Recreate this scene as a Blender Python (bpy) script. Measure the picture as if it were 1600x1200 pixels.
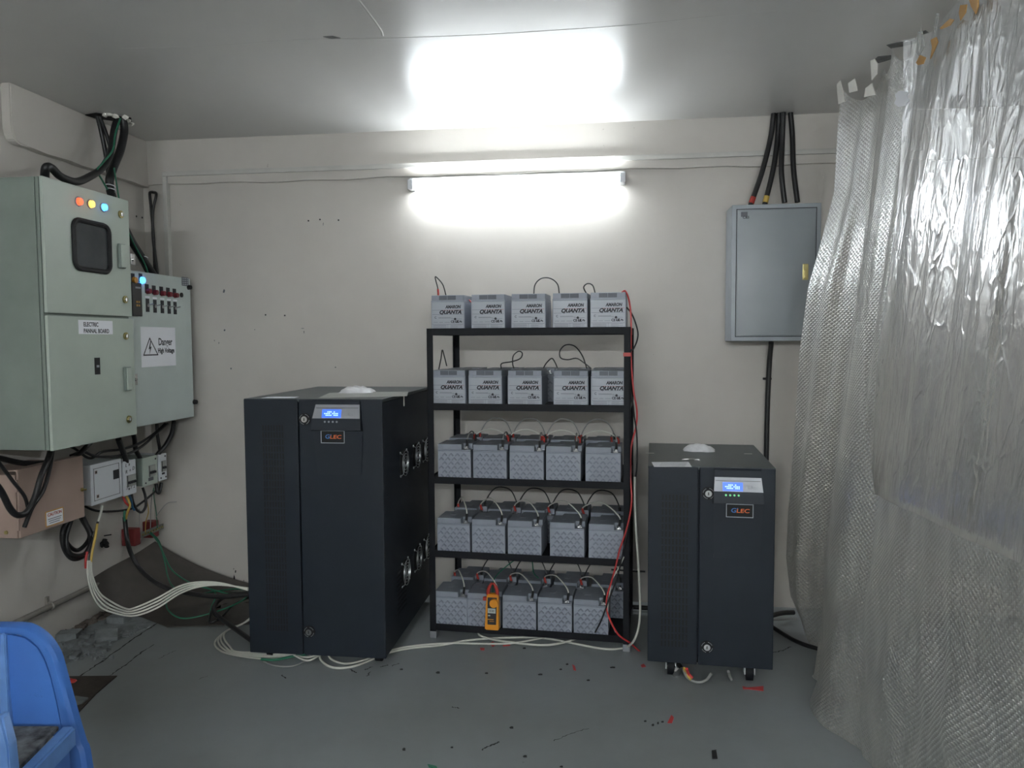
import bpy, bmesh, math, random
from mathutils import Vector, Matrix, Euler
random.seed(7)
for o in list(bpy.data.objects): bpy.data.objects.remove(o)
C = bpy.context.scene.collection

# ------------------------------------------------------------------ camera
FPX = 1180.0; CAMH = 1.45
_y, _p, _r = math.radians(7.1), math.radians(3.35), math.radians(-0.31)
FWD = Vector((-math.sin(_y)*math.cos(_p), math.cos(_y)*math.cos(_p), -math.sin(_p)))
RT0 = Vector((math.cos(_y), math.sin(_y), 0)); UP0 = RT0.cross(FWD)
RT = RT0*math.cos(_r) + UP0*math.sin(_r); UP = -RT0*math.sin(_r) + UP0*math.cos(_r)
cd = bpy.data.cameras.new('camera'); cam = bpy.data.objects.new('camera', cd); C.objects.link(cam)
m = Matrix((RT, UP, -FWD)).transposed().to_4x4(); m.translation = (0, 0, CAMH)
cam.matrix_world = m
cd.sensor_width = 36; cd.lens = 36*FPX/1600; cd.clip_start = .05
bpy.context.scene.camera = cam

# ------------------------------------------------------------------ world, exposure
w = bpy.data.worlds.new('world'); bpy.context.scene.world = w; w.use_nodes = True
w.node_tree.nodes['Background'].inputs[0].default_value = (.75, .85, 1, 1)
w.node_tree.nodes['Background'].inputs[1].default_value = .25
vs = bpy.context.scene.view_settings
vs.view_transform = 'Standard'; vs.look = 'None'; vs.gamma = 1; vs.use_curve_mapping = False
vs.exposure = 2.03
TUBE_MAIN = 21.0      # emission strength of the lit tube on the back wall
TUBE_FILL = 115.0      # emission strength of the unseen fill tubes added behind the camera
TUBE_COL = (.90, .965, 1.0)

# room dimensions
XL, XR, YB, YF, ZC = -2.67, 2.2, 4.15, -2.6, 2.603
XBEAM = -2.625

def on(px, py, ax, v):
    """point of the plane (axis ax = v) that the camera sees at a pixel of the 1600x1200 frame"""
    d = FWD + RT*((px-800)/FPX) - UP*((py-600)/FPX)
    o = Vector((0, 0, CAMH))
    return o + d*((v-o[ax])/d[ax])

# ------------------------------------------------------------------ materials
def nt(name):
    m = bpy.data.materials.new(name); m.use_nodes = True
    t = m.node_tree; return m, t, t.nodes['Principled BSDF']
def N(t, k, **kw):
    n = t.nodes.new(k)
    for a, b in kw.items(): setattr(n, a, b)
    return n
def coords(t, scale=(1, 1, 1), rot=(0, 0, 0)):
    tc = N(t, 'ShaderNodeTexCoord'); mp = N(t, 'ShaderNodeMapping')
    mp.inputs['Scale'].default_value = scale; mp.inputs['Rotation'].default_value = rot
    t.links.new(tc.outputs['Object'], mp.inputs[0]); return mp.outputs[0]
def noise(t, scale, detail=4, rough=.55, vec=None):
    n = N(t, 'ShaderNodeTexNoise'); n.inputs['Scale'].default_value = scale
    n.inputs['Detail'].default_value = detail; n.inputs['Roughness'].default_value = rough
    t.links.new(vec if vec else coords(t), n.inputs['Vector']); return n.outputs['Fac']
def ramp(t, fac, stops):
    r = N(t, 'ShaderNodeValToRGB'); e = r.color_ramp.elements
    while len(e) < len(stops): e.new(.5)
    for i, (p, c) in enumerate(stops):
        e[i].position = p; e[i].color = (*c, 1) if len(c) == 3 else c
    t.links.new(fac, r.inputs[0]); return r.outputs[0]
def bump(t, fac, strength, dist, prev=None):
    b = N(t, 'ShaderNodeBump'); b.inputs['Strength'].default_value = strength; b.inputs['Distance'].default_value = dist
    t.links.new(fac, b.inputs['Height'])
    if prev: t.links.new(prev, b.inputs['Normal'])
    return b.outputs[0]
def mat(name, col, rough=.5, metal=0, var=.08, vscale=6, bmp=0, bscale=40, spec=.5, emit=None, es=0):
    m, t, b = nt(name)
    lo = tuple(max(0, c*(1-var)) for c in col); hi = tuple(min(1, c*(1+var)) for c in col)
    t.links.new(ramp(t, noise(t, vscale), [(.3, lo), (.7, hi)]), b.inputs['Base Color'])
    b.inputs['Roughness'].default_value = rough; b.inputs['Metallic'].default_value = metal
    b.inputs['Specular IOR Level'].default_value = spec
    if bmp: t.links.new(bump(t, noise(t, bscale), bmp, .002), b.inputs['Normal'])
    if emit:
        b.inputs['Emission Color'].default_value = (*emit, 1); b.inputs['Emission Strength'].default_value = es
    m.diffuse_color = (*col, 1)
    return m

M = {}
M['black_metal'] = mat('black_painted_steel', (.008, .009, .012), .6, spec=.2)
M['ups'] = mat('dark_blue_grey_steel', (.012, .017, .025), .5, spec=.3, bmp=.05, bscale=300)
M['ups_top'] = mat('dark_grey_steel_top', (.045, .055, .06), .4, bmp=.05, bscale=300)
M['ups_fascia'] = mat('dark_plastic', (.014, .019, .027), .5, spec=.3)
M['silver'] = mat('silver_plastic', (.30, .31, .33), .4, .3)
M['slot'] = mat('slot_black', (.003, .003, .004), .7)
M['chrome'] = mat('chrome', (.62, .62, .62), .25, 1)
M['wire_metal'] = mat('wire_metal', (.75, .78, .8), .35, 1)
M['flake'] = mat('bare_grey_patch', (.14, .14, .14), .7, var=.3, vscale=30)
M['zinc'] = mat('dull_zinc', (.22, .22, .20), .5, .6, var=.2, vscale=40)
M['brass'] = mat('yellow_zinc', (.42, .36, .16), .35, 1)
M['batt'] = mat('battery_grey', (.29, .315, .37), .42, var=.05, bmp=.08, bscale=200)
M['batt_lid'] = mat('battery_lid_grey', (.25, .275, .32), .4, var=.10, vscale=14)
M['batt_emboss_shade'] = mat('battery_chevrons_painted_shade', (.20, .22, .265), .5, var=.05)  # darker grey puts the shade of the relief into the chevron colour
M['batt_dark'] = mat('battery_dark_grey', (.10, .11, .13), .5)  # plain dark grey of the two lid windows
M['label'] = mat('battery_label_silver', (.36, .385, .43), .35, var=.05)
M['ink'] = mat('dark_ink', (.02, .02, .025), .6)
M['ink_soft'] = mat('grey_ink', (.10, .105, .12), .6)
M['ink_red'] = mat('red_ink', (.35, .05, .03), .6)
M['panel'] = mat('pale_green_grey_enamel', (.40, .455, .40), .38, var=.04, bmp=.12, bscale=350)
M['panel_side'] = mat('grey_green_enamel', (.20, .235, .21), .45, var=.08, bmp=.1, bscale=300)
M['panel2'] = mat('pale_blue_grey_enamel', (.46, .52, .50), .4, var=.04, bmp=.1, bscale=350)
M['box_grey'] = mat('grey_enamel', (.22, .245, .265), .3, var=.06, vscale=3)
M['box_grey_rim'] = mat('grey_enamel_rim', (.30, .33, .36), .35)
M['pink'] = mat('pinkish_beige_enamel', (.36, .265, .225), .42, var=.06, vscale=4)
M['white_plastic'] = mat('white_plastic', (.62, .64, .67), .4, var=.03)
M['grey_plastic'] = mat('grey_box_plastic', (.30, .31, .29), .5)
M['paper'] = mat('paper', (.78, .79, .83), .8, var=.02)
M['red'] = mat('red_plastic', (.42, .035, .025), .45)
M['insul'] = mat('dark_red_moulding', (.17, .018, .018), .5)
M['redwire'] = mat('red_insulation', (.50, .04, .04), .4)
M['blackwire'] = mat('black_insulation', (.012, .012, .013), .42, var=.2, vscale=30)
M['whitewire'] = mat('white_insulation', (.62, .62, .56), .45)
M['greywire'] = mat('grey_insulation', (.30, .30, .29), .5)
M['greenwire'] = mat('green_insulation', (.02, .16, .09), .45)
M['bluewire'] = mat('blue_insulation', (.02, .10, .2), .45)
M['yellowwire'] = mat('yellow_insulation', (.55, .38, .08), .45)
M['rubber'] = mat('rubber_sheet', (.060, .052, .045), .62, var=.3, vscale=5, bmp=.3, bscale=25)
M['concrete'] = mat('broken_concrete', (.19, .205, .21), .9, var=.25, vscale=15, bmp=.8, bscale=60)
M['dirt'] = mat('wall_foot_dirt', (.12, .10, .085), .95, var=.4, vscale=30, bmp=1, bscale=60)
M['darkspot'] = mat('dark_scrap', (.02, .02, .02), .7)
M['brown'] = mat('brown_board', (.045, .035, .028), .6, var=.4, vscale=12, bmp=.2)
M['meter'] = mat('orange_plastic', (.75, .30, .02), .4, var=.04)
M['meter_grey'] = mat('charcoal_plastic', (.03, .028, .03), .45)
M['lcd_grey'] = mat('grey_lcd', (.50, .56, .56), .25)
M['tape'] = mat('brown_packing_tape', (.48, .26, .07), .3)
M['masking'] = mat('white_masking_tape', (.72, .70, .65), .7)
M['glass'] = mat('dark_window_glass', (.035, .04, .045), .12, var=.3, vscale=5)
M['trunk'] = mat('pvc_trunking', (.50, .49, .46), .4)
M['pipe'] = mat('grey_pipe', (.20, .185, .165), .6, var=.2)
M['ink_blue'] = mat('blue_print', (.05, .18, .5), .5)
M['ink_orange'] = mat('orange_print', (.75, .16, .04), .5)
M['tube'] = mat('lit_tube', (1, 1, 1), .5, emit=TUBE_COL, es=TUBE_MAIN)
M['tube_fill'] = mat('lit_fill_tube', (1, 1, 1), .5, emit=TUBE_COL, es=TUBE_FILL)  # added fill tubes, out of view
M['lcd'] = mat('lit_blue_lcd', (.02, .05, .4), .3, emit=(.05, .16, 1), es=.33)
M['lcd_text'] = mat('lit_lcd_text', (.2, .4, .8), .3, emit=(.45, .65, 1), es=.36)
M['led_green'] = mat('lit_green_led', (.1, .5, .2), .3, emit=(.3, .9, .4), es=.12)
M['lamp_red'] = mat('lit_red_lamp', (.8, .1, .05), .3, emit=(1, .06, .02), es=.85)
M['lamp_amber'] = mat('lit_amber_lamp', (.8, .5, .1), .3, emit=(1, .42, .06), es=.9)
M['lamp_blue'] = mat('lit_blue_lamp', (.2, .5, .9), .3, emit=(.04, .25, 1), es=1.3)
M['lamp_core'] = mat('lit_lamp_core', (1, 1, 1), .3, emit=(1, .9, .6), es=6)
M['lamp_core_blue'] = mat('lit_lamp_core_blue', (1, 1, 1), .3, emit=(.55, .9, 1), es=6)
M['amber_off'] = mat('amber_lens', (.6, .28, .04), .3)
M['red_off'] = mat('dark_red_lens', (.16, .012, .02), .3)

def wall_mat(name, col, stain=.12):
    m, t, b = nt(name)
    v = coords(t)
    base = ramp(t, noise(t, 1.3, 5, .6, v), [(.25, tuple(c*(1-stain) for c in col)), (.7, col)])
    spots = ramp(t, noise(t, 26, 3, .7, v), [(.0, (1, 1, 1)), (.72, (1, 1, 1)), (.80, (.62, .6, .57))])
    mx = N(t, 'ShaderNodeMix', data_type='RGBA', blend_type='MULTIPLY'); mx.inputs[0].default_value = 1
    t.links.new(base, mx.inputs[6]); t.links.new(spots, mx.inputs[7]); t.links.new(mx.outputs[2], b.inputs['Base Color'])
    b.inputs['Roughness'].default_value = .55; b.inputs['Specular IOR Level'].default_value = .35
    n1 = bump(t, noise(t, 5, 3, .5, v), .35, .012)
    t.links.new(bump(t, noise(t, 90, 3, .6, v), .12, .002, n1), b.inputs['Normal'])
    return m
M['wall'] = wall_mat('painted_plaster_wall', (.56, .53, .49))
M['beam'] = wall_mat('painted_plaster_beam', (.56, .53, .49))

def ceiling_mat():
    m, t, b = nt('glossy_painted_ceiling')
    v = coords(t)
    t.links.new(ramp(t, noise(t, 1.0, 4, .5, v), [(.3, (.56, .55, .53)), (.7, (.62, .61, .59))]), b.inputs['Base Color'])
    b.inputs['Roughness'].default_value = .30; b.inputs['Specular IOR Level'].default_value = .55
    n1 = bump(t, noise(t, 1.2, 2, .4, v), .10, .02)
    vv = coords(t, (1, 14, 1)); n2 = bump(t, noise(t, 3, 3, .5, vv), .06, .003, n1)
    t.links.new(n2, b.inputs['Normal']); return m
M['ceiling'] = ceiling_mat()

def floor_mat():
    m, t, b = nt('painted_concrete_floor')
    v = coords(t)
    c1 = ramp(t, noise(t, 1.1, 5, .6, v), [(.3, (.225, .238, .235)), (.55, (.265, .286, .292)), (.8, (.285, .310, .325))])
    marks = ramp(t, noise(t, 34, 5, .75, v), [(.0, (1, 1, 1)), (.66, (1, 1, 1)), (.74, (.45, .45, .44))])
    lt = ramp(t, noise(t, 9, 6, .8, coords(t, (1, 3, 1), (0, 0, .5))), [(.0, (0, 0, 0)), (.66, (0, 0, 0)), (.8, (.06, .06, .06))])
    mx = N(t, 'ShaderNodeMix', data_type='RGBA', blend_type='MULTIPLY'); mx.inputs[0].default_value = .55
    t.links.new(c1, mx.inputs[6]); t.links.new(marks, mx.inputs[7])
    ad = N(t, 'ShaderNodeMix', data_type='RGBA', blend_type='ADD'); ad.inputs[0].default_value = 1
    t.links.new(mx.outputs[2], ad.inputs[6]); t.links.new(lt, ad.inputs[7])
    t.links.new(ad.outputs[2], b.inputs['Base Color'])
    b.inputs['Roughness'].default_value = .42; b.inputs['Specular IOR Level'].default_value = .4
    n1 = bump(t, noise(t, 3.5, 3, .5, v), .25, .01)
    t.links.new(bump(t, noise(t, 70, 3, .6, v), .12, .002, n1), b.inputs['Normal'])
    return m
M['floor'] = floor_mat()

def film_mat(name, opac, bubbles, rough, col=(.80, .80, .77), gloss=.5):
    """clear plastic sheeting: part see-through, part milky, with a glossy skin"""
    m = bpy.data.materials.new(name); m.use_nodes = True; t = m.node_tree; t.nodes.clear()
    out = N(t, 'ShaderNodeOutputMaterial')
    tc = N(t, 'ShaderNodeTexCoord')
    sx = N(t, 'ShaderNodeSeparateXYZ'); t.links.new(tc.outputs['Object'], sx.inputs[0])
    cb = N(t, 'ShaderNodeCombineXYZ'); t.links.new(sx.outputs['Y'], cb.inputs['X']); t.links.new(sx.outputs['Z'], cb.inputs['Y'])
    mp = N(t, 'ShaderNodeMapping'); t.links.new(cb.outputs[0], mp.inputs[0])
    st = N(t, 'ShaderNodeMapping'); t.links.new(cb.outputs[0], st.inputs[0]); st.inputs['Scale'].default_value = (3.2, .9, 1)
    st.inputs['Rotation'].default_value = (0, 0, .06)
    big = noise(t, 3.0, 5, .62, st.outputs[0])
    fine = noise(t, 14, 5, .7, st.outputs[0])
    if bubbles:
        mp.inputs['Rotation'].default_value = (0, 0, .78)
        vo = N(t, 'ShaderNodeTexVoronoi', voronoi_dimensions='2D'); vo.inputs['Scale'].default_value = 78
        vo.inputs['Randomness'].default_value = .06
        t.links.new(mp.outputs[0], vo.inputs['Vector'])
        h = ramp(t, vo.outputs['Distance'], [(.0, (1, 1, 1)), (.30, (.8, .8, .8)), (.46, (0, 0, 0))])
        nrm = bump(t, h, .9, .005, bump(t, big, .3, .02))
    else:
        vo = N(t, 'ShaderNodeTexVoronoi', feature='DISTANCE_TO_EDGE'); vo.inputs['Scale'].default_value = 11
        wv = N(t, 'ShaderNodeMapping'); wv.inputs['Scale'].default_value = (2.2, .8, 1)
        t.links.new(cb.outputs[0], wv.inputs[0])
        dn = N(t, 'ShaderNodeTexNoise'); dn.inputs['Scale'].default_value = 6; t.links.new(wv.outputs[0], dn.inputs['Vector'])
        vm = N(t, 'ShaderNodeMix', data_type='RGBA'); vm.inputs[0].default_value = .22
        t.links.new(wv.outputs[0], vm.inputs[6]); t.links.new(dn.outputs['Color'], vm.inputs[7])
        t.links.new(vm.outputs[2], vo.inputs['Vector'])
        creas = ramp(t, vo.outputs['Distance'], [(.0, (1, 1, 1)), (.12, (.2, .2, .2)), (.35, (0, 0, 0))])
        nrm = bump(t, creas, .30, .005, bump(t, fine, .22, .006, bump(t, big, .45, .02)))
    fac = ramp(t, big, [(.30, (opac*.55,)*3), (.52, (opac,)*3), (.72, (min(1, opac*1.5),)*3)])
    tr = N(t, 'ShaderNodeBsdfTransparent'); tr.inputs[0].default_value = (.97, .97, .96, 1)
    df = N(t, 'ShaderNodeBsdfDiffuse'); df.inputs[0].default_value = (*col, 1)
    tl = N(t, 'ShaderNodeBsdfTranslucent'); tl.inputs[0].default_value = (*col, 1)
    gl = N(t, 'ShaderNodeBsdfGlossy'); gl.inputs['Roughness'].default_value = rough
    gl.inputs[0].default_value = (.95, .97, 1, 1)
    for n in (df, tl, gl): t.links.new(nrm, n.inputs['Normal'])
    m1 = N(t, 'ShaderNodeMixShader'); m1.inputs[0].default_value = .4
    t.links.new(df.outputs[0], m1.inputs[1]); t.links.new(tl.outputs[0], m1.inputs[2])
    m2 = N(t, 'ShaderNodeMixShader'); t.links.new(fac, m2.inputs[0])
    t.links.new(tr.outputs[0], m2.inputs[1]); t.links.new(m1.outputs[0], m2.inputs[2])
    fr = N(t, 'ShaderNodeFresnel'); fr.inputs[0].default_value = 1.5; t.links.new(nrm, fr.inputs['Normal'])
    mu = N(t, 'ShaderNodeMath', operation='MULTIPLY_ADD'); mu.use_clamp = True
    mu.inputs[1].default_value = gloss*1.3; mu.inputs[2].default_value = gloss*.05
    t.links.new(fr.outputs[0], mu.inputs[0])
    m3 = N(t, 'ShaderNodeMixShader'); t.links.new(mu.outputs[0], m3.inputs[0])
    t.links.new(m2.outputs[0], m3.inputs[1]); t.links.new(gl.outputs[0], m3.inputs[2])
    t.links.new(m3.outputs[0], out.inputs[0]); return m
M['film'] = film_mat('clear_plastic_film', .42, False, .24, (.66, .66, .635), .36)
M['bubble'] = film_mat('bubble_wrap', .72, True, .28, (.72, .70, .64), .3)
M['pouch'] = mat('white_plastic_pouch', (.66, .66, .68), .3, var=.1, vscale=40, bmp=1, bscale=60)

def chair_mat():
    m, t, b = nt('blue_chair_plastic')
    v = coords(t)
    base = ramp(t, noise(t, 3, 3, .5, v), [(.3, (.045, .145, .47)), (.7, (.06, .19, .54))])
    sc = ramp(t, noise(t, 45, 6, .8, v), [(.0, (1, 1, 1)), (.60, (1, 1, 1)), (.70, (.35, .35, .4))])
    zone = ramp(t, noise(t, 6, 2, .5, v), [(.45, (0, 0, 0)), (.6, (1, 1, 1))])
    mx = N(t, 'ShaderNodeMix', data_type='RGBA', blend_type='MULTIPLY'); t.links.new(zone, mx.inputs[0])
    t.links.new(base, mx.inputs[6]); t.links.new(sc, mx.inputs[7]); t.links.new(mx.outputs[2], b.inputs['Base Color'])
    b.inputs['Roughness'].default_value = .45; return m
M['chair'] = chair_mat()
M['chair_rim'] = mat('blue_chair_rim', (.11, .24, .54), .45, var=.15, vscale=12)
M['dust'] = mat('dusty_seat', (.10, .105, .11), .9, var=.85, vscale=30, bmp=.6)

# ------------------------------------------------------------------ mesh builder
class B:
    def __init__(s): s.bm = bmesh.new(); s.n0 = 0
    def mark(s, i):
        """faces added since the last call use material slot i"""
        s.bm.faces.ensure_lookup_table()
        for f in s.bm.faces[s.n0:]: f.material_index = i
        s.n0 = len(s.bm.faces); return s
    def box(s, x0, x1, y0, y1, z0, z1, bev=0, mtx=None, seg=2):
        vs = [s.bm.verts.new((x, y, z)) for z in (z0, z1) for y in (y0, y1) for x in (x0, x1)]
        idx = ((0, 2, 3, 1), (4, 5, 7, 6), (0, 1, 5, 4), (2, 6, 7, 3), (0, 4, 6, 2), (1, 3, 7, 5))
        fs = [s.bm.faces.new([vs[i] for i in f]) for f in idx]
        geom = vs
        if bev:
            es = list({e for f in fs for e in f.edges})
            r = bmesh.ops.bevel(s.bm, geom=es, offset=bev, segments=seg, affect='EDGES', profile=.6)
            geom = list({v for f in r['faces'] for v in f.verts} | {v for v in vs if v.is_valid})
        if mtx is not None:
            for v in geom: v.co = mtx @ v.co
        return s
    def prism(s, pts, d, bev=0):
        """polygon pts (3D list) extruded by vector d"""
        d = Vector(d); a = [s.bm.verts.new(p) for p in pts]; b = [s.bm.verts.new(Vector(p)+d) for p in pts]
        n = len(a); fs = [s.bm.faces.new(a[::-1]), s.bm.faces.new(b)]
        for i in range(n): fs.append(s.bm.faces.new((a[i], a[(i+1) % n], b[(i+1) % n], b[i])))
        if bev:
            bmesh.ops.bevel(s.bm, geom=list({e for f in fs for e in f.edges}), offset=bev, segments=2, affect='EDGES')
        return s
    def cyl(s, p0, p1, r0, r1=None, n=20, cap=True):
        r1 = r0 if r1 is None else r1
        p0, p1 = Vector(p0), Vector(p1); z = (p1-p0).normalized()
        x = z.orthogonal().normalized(); y = z.cross(x)
        A = []; Bv = []
        for i in range(n):
            a = 2*math.pi*i/n; q = x*math.cos(a)+y*math.sin(a)
            A.append(s.bm.verts.new(p0+q*r0)); Bv.append(s.bm.verts.new(p1+q*r1))
        for i in range(n): s.bm.faces.new((A[i], A[(i+1) % n], Bv[(i+1) % n], Bv[i]))
        if cap: s.bm.faces.new(A[::-1]); s.bm.faces.new(Bv)
        return s
    def ring(s, c, nrm, R, r, n=28, k=8):
        c, z = Vector(c), Vector(nrm).normalized(); x = z.orthogonal().normalized(); y = z.cross(x)
        s.tube([c + (x*math.cos(2*math.pi*i/n)+y*math.sin(2*math.pi*i/n))*R for i in range(n)], r, k, closed=True, smooth=0)
        return s
    def tube(s, pts, r, n=8, closed=False, smooth=6):
        pts = [Vector(p) for p in pts]
        if smooth and len(pts) > 2: pts = catmull(pts, smooth)
        m = len(pts); rings = []; prev = None
        for i, p in enumerate(pts):
            a = pts[(i-1) % m] if (closed or i) else p; b = pts[(i+1) % m] if (closed or i < m-1) else p
            t = (b-a)
            t = t.normalized() if t.length > 1e-9 else Vector((0, 0, 1))
            if prev is None: x = t.orthogonal().normalized()
            else:
                x = prev - t*prev.dot(t); x = x.normalized() if x.length > 1e-6 else t.orthogonal().normalized()
            prev = x; y = t.cross(x)
            rr = r[i] if isinstance(r, (list, tuple)) else r
            rings.append([s.bm.verts.new(p+(x*math.cos(2*math.pi*j/n)+y*math.sin(2*math.pi*j/n))*rr) for j in range(n)])
        for i in range(m if closed else m-1):
            A, D = rings[i], rings[(i+1) % m]
            for j in range(n): s.bm.faces.new((A[j], A[(j+1) % n], D[(j+1) % n], D[j]))
        if not closed: s.bm.faces.new(rings[0][::-1]); s.bm.faces.new(rings[-1])
        return s
    def grid(s, f, nu, nv):
        g = [[s.bm.verts.new(f(i/nu, j/nv)) for j in range(nv+1)] for i in range(nu+1)]
        for i in range(nu):
            for j in range(nv): s.bm.faces.new((g[i][j], g[i+1][j], g[i+1][j+1], g[i][j+1]))
        return s
    def blob(s, c, rx, ry, rz, jit=.15, sub=2):
        r = bmesh.ops.create_icosphere(s.bm, subdivisions=sub, radius=1)
        for v in r['verts']:
            k = 1+random.uniform(-jit, jit); v.co = Vector((v.co.x*rx*k, v.co.y*ry*k, v.co.z*rz*k))+Vector(c)
        return s

def catmull(p, k):
    q = [p[0]*2-p[1]] + p + [p[-1]*2-p[-2]]; out = []
    for i in range(1, len(q)-2):
        a, b, c, d = q[i-1], q[i], q[i+1], q[i+2]
        for j in range(k):
            t = j/k
            out.append(.5*((2*b)+(c-a)*t+(2*a-5*b+4*c-d)*t*t+(3*b-a-3*c+d)*t**3))
    out.append(q[-2]); return out

def obj(name, b, m, parent=None, smooth=False, world=False):
    """link one mesh object; world=True: the mesh is in world coordinates under a placed parent"""
    bm = b.bm if isinstance(b, B) else b
    bmesh.ops.recalc_face_normals(bm, faces=bm.faces)
    me = bpy.data.meshes.new(name); bm.to_mesh(me); bm.free()
    me.materials.append(M[m] if isinstance(m, str) else m)
    if smooth:
        for p in me.polygons: p.use_smooth = True
        try: me.set_sharp_from_angle(angle=math.radians(38))
        except Exception: pass
    o = bpy.data.objects.new(name, me); C.objects.link(o)
    if parent:
        o.parent = parent
        if world:
            pm = Matrix.Identity(4); q = parent
            while q: pm = (Matrix.Translation(q.location) @ q.rotation_euler.to_matrix().to_4x4()) @ pm; q = q.parent
            me.transform(pm.inverted())
    else:
        xs = [v.co for v in me.vertices]
        c = Vector(((min(v.x for v in xs)+max(v.x for v in xs))/2, (min(v.y for v in xs)+max(v.y for v in xs))/2, min(v.z for v in xs)))
        me.transform(Matrix.Translation(-c)); o.location = c
    return o
def tag(o, label, cat, group=None):
    o['label'] = label; o['category'] = cat
    if group: o['group'] = group
    return o
def thing(name, label, cat, loc=(0, 0, 0), rz=0, group=None):
    o = bpy.data.objects.new(name, None); C.objects.link(o); o.empty_display_size = .1
    o.location = loc; o.rotation_euler = (0, 0, rz); return tag(o, label, cat, group)
def struct(name, b, m, **k):
    o = obj(name, b, m, **k)
    if not k.get('parent'): o['kind'] = 'structure'
    return o
def copy_tree(o, parent=None):
    c = o.copy(); C.objects.link(c); c.parent = parent
    for ch in list(o.children): copy_tree(ch, c)
    return c
def text_bm(s, size, mtx, ext=.0004, shear=0, sx=1, bold=0, align='CENTER'):
    cu = bpy.data.curves.new('t', 'FONT'); cu.body = s; cu.size = size; cu.extrude = ext; cu.shear = shear
    cu.align_x = align; cu.align_y = 'CENTER'; cu.offset = bold; cu.resolution_u = 3
    o = bpy.data.objects.new('t', cu); C.objects.link(o)
    bpy.context.view_layer.update()
    me = bpy.data.meshes.new_from_object(o.evaluated_get(bpy.context.evaluated_depsgraph_get()))
    bpy.data.objects.remove(o); bpy.data.curves.remove(cu)
    me.transform(mtx @ Matrix.Diagonal((sx, 1, 1, 1)))
    return me
def add_text(b, *a, **k):
    me = text_bm(*a, **k); b.bm.from_mesh(me); bpy.data.meshes.remove(me); return b
def FX(p): # text frame facing +X at p
    return Matrix.Translation(p) @ Euler((math.pi/2, 0, math.pi/2)).to_matrix().to_4x4()
def FY(p): # text frame facing -Y at p
    return Matrix.Translation(p) @ Euler((math.pi/2, 0, 0)).to_matrix().to_4x4()

# ------------------------------------------------------------------ the room
struct('floor', B().box(XL-.2, XR+.2, YF-.2, YB+.2, -.12, 0), 'floor')
struct('ceiling', B().box(XL-.2, XR+.2, YF-.2, YB+.2, ZC, ZC+.12), 'ceiling')
struct('wall_back', B().box(XL-.2, XR+.2, YB, YB+.15, 0, ZC), 'wall')
struct('wall_left', B().box(XL-.15, XL, YF, YB, 0, ZC), 'wall')
struct('wall_right', B().box(XR, XR+.15, YF, YB, 0, ZC), 'wall')
struct('wall_front', B().box(XL-.2, XR+.2, YF-.15, YF, 0, ZC), 'wall')
# plaster beams along the top of the left and back walls
def beamf(u, v):  # back wall band with a wavering lower lip
    return None
b = B(); n = 40; top = ZC
lo = []
for i in range(n+1):
    x = XL + (XR-XL)*i/n; lo.append((x, 2.352+.004*math.sin(i*1.7)+.003*math.sin(i*.6)))
prof = [(x, YB-.022, z) for x, z in lo] + [(XR, YB-.022, top), (XL, YB-.022, top)]
b.prism(prof, (0, .03, 0))
struct('trim_1', b, 'beam')
b = B(); pts = []
for i in range(13):
    yy = 3.17 + (YB-3.17)*i/12; pts.append((XBEAM, yy, 2.342+.003*math.sin(i*2.1)))
pts += [(XBEAM, YB, top), (XBEAM, 3.12, top), (XBEAM, 3.12, 2.41), (XBEAM, 3.126, 2.38), (XBEAM, 3.14, 2.355)]
b.prism(pts, (-.06, 0, 0), .006)
struct('trim_2', b, 'beam')
# ceiling seam and flaked patches, children of the ceiling
ceil = bpy.data.objects['ceiling']; flo = bpy.data.objects['floor']; wb = bpy.data.objects['wall_back']; wl = bpy.data.objects['wall_left']
sp = [on(x, y, 2, ZC) for x, y in ((190, 76), (330, 72), (470, 62), (600, 60), (740, 55), (860, 48), (1000, 38), (1110, 26), (1215, 17))]
obj('plaster_seam', B().tube([p+Vector((0, 0, .0118)) for p in sp], .013, 12), 'ceiling', ceil, True, world=True)
sp = [on(x, y, 2, ZC) for x, y in ((545, -20), (572, 15), (594, 45), (598, 56))]
obj('plaster_seam', B().tube([p+Vector((0, 0, .0108)) for p in sp], .012, 12), 'ceiling', ceil, True, world=True)
def patch(name, pts, m, ax, val, thick, parent, rough=.5):
    P = [on(x, y, ax, val) for x, y in pts]
    d = [0, 0, 0]; d[ax] = thick
    return obj(name, B().prism(P, d), m, parent, world=True)
patch('flaked_patch', ((1385, 70), (1400, 66), (1430, 62), (1434, 66), (1410, 72), (1392, 75)), 'flake', 2, ZC, -.002, ceil)
patch('flaked_patch', ((1362, 96), (1372, 88), (1392, 86), (1396, 91), (1380, 96), (1368, 99)), 'flake', 2, ZC, -.002, ceil)
patch('flaked_patch', ((458, 214), (470, 211), (490, 213), (482, 215)), 'flake', 2, ZC, -.002, ceil)
patch('flaked_patch', ((505, 57), (520, 56), (532, 59), (518, 60)), 'flake', 2, ZC, -.002, ceil)
patch('flaked_patch', ((1434, 50), (1446, 47), (1452, 51), (1440, 54)), 'flake', 2, ZC, -.002, ceil)
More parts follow.
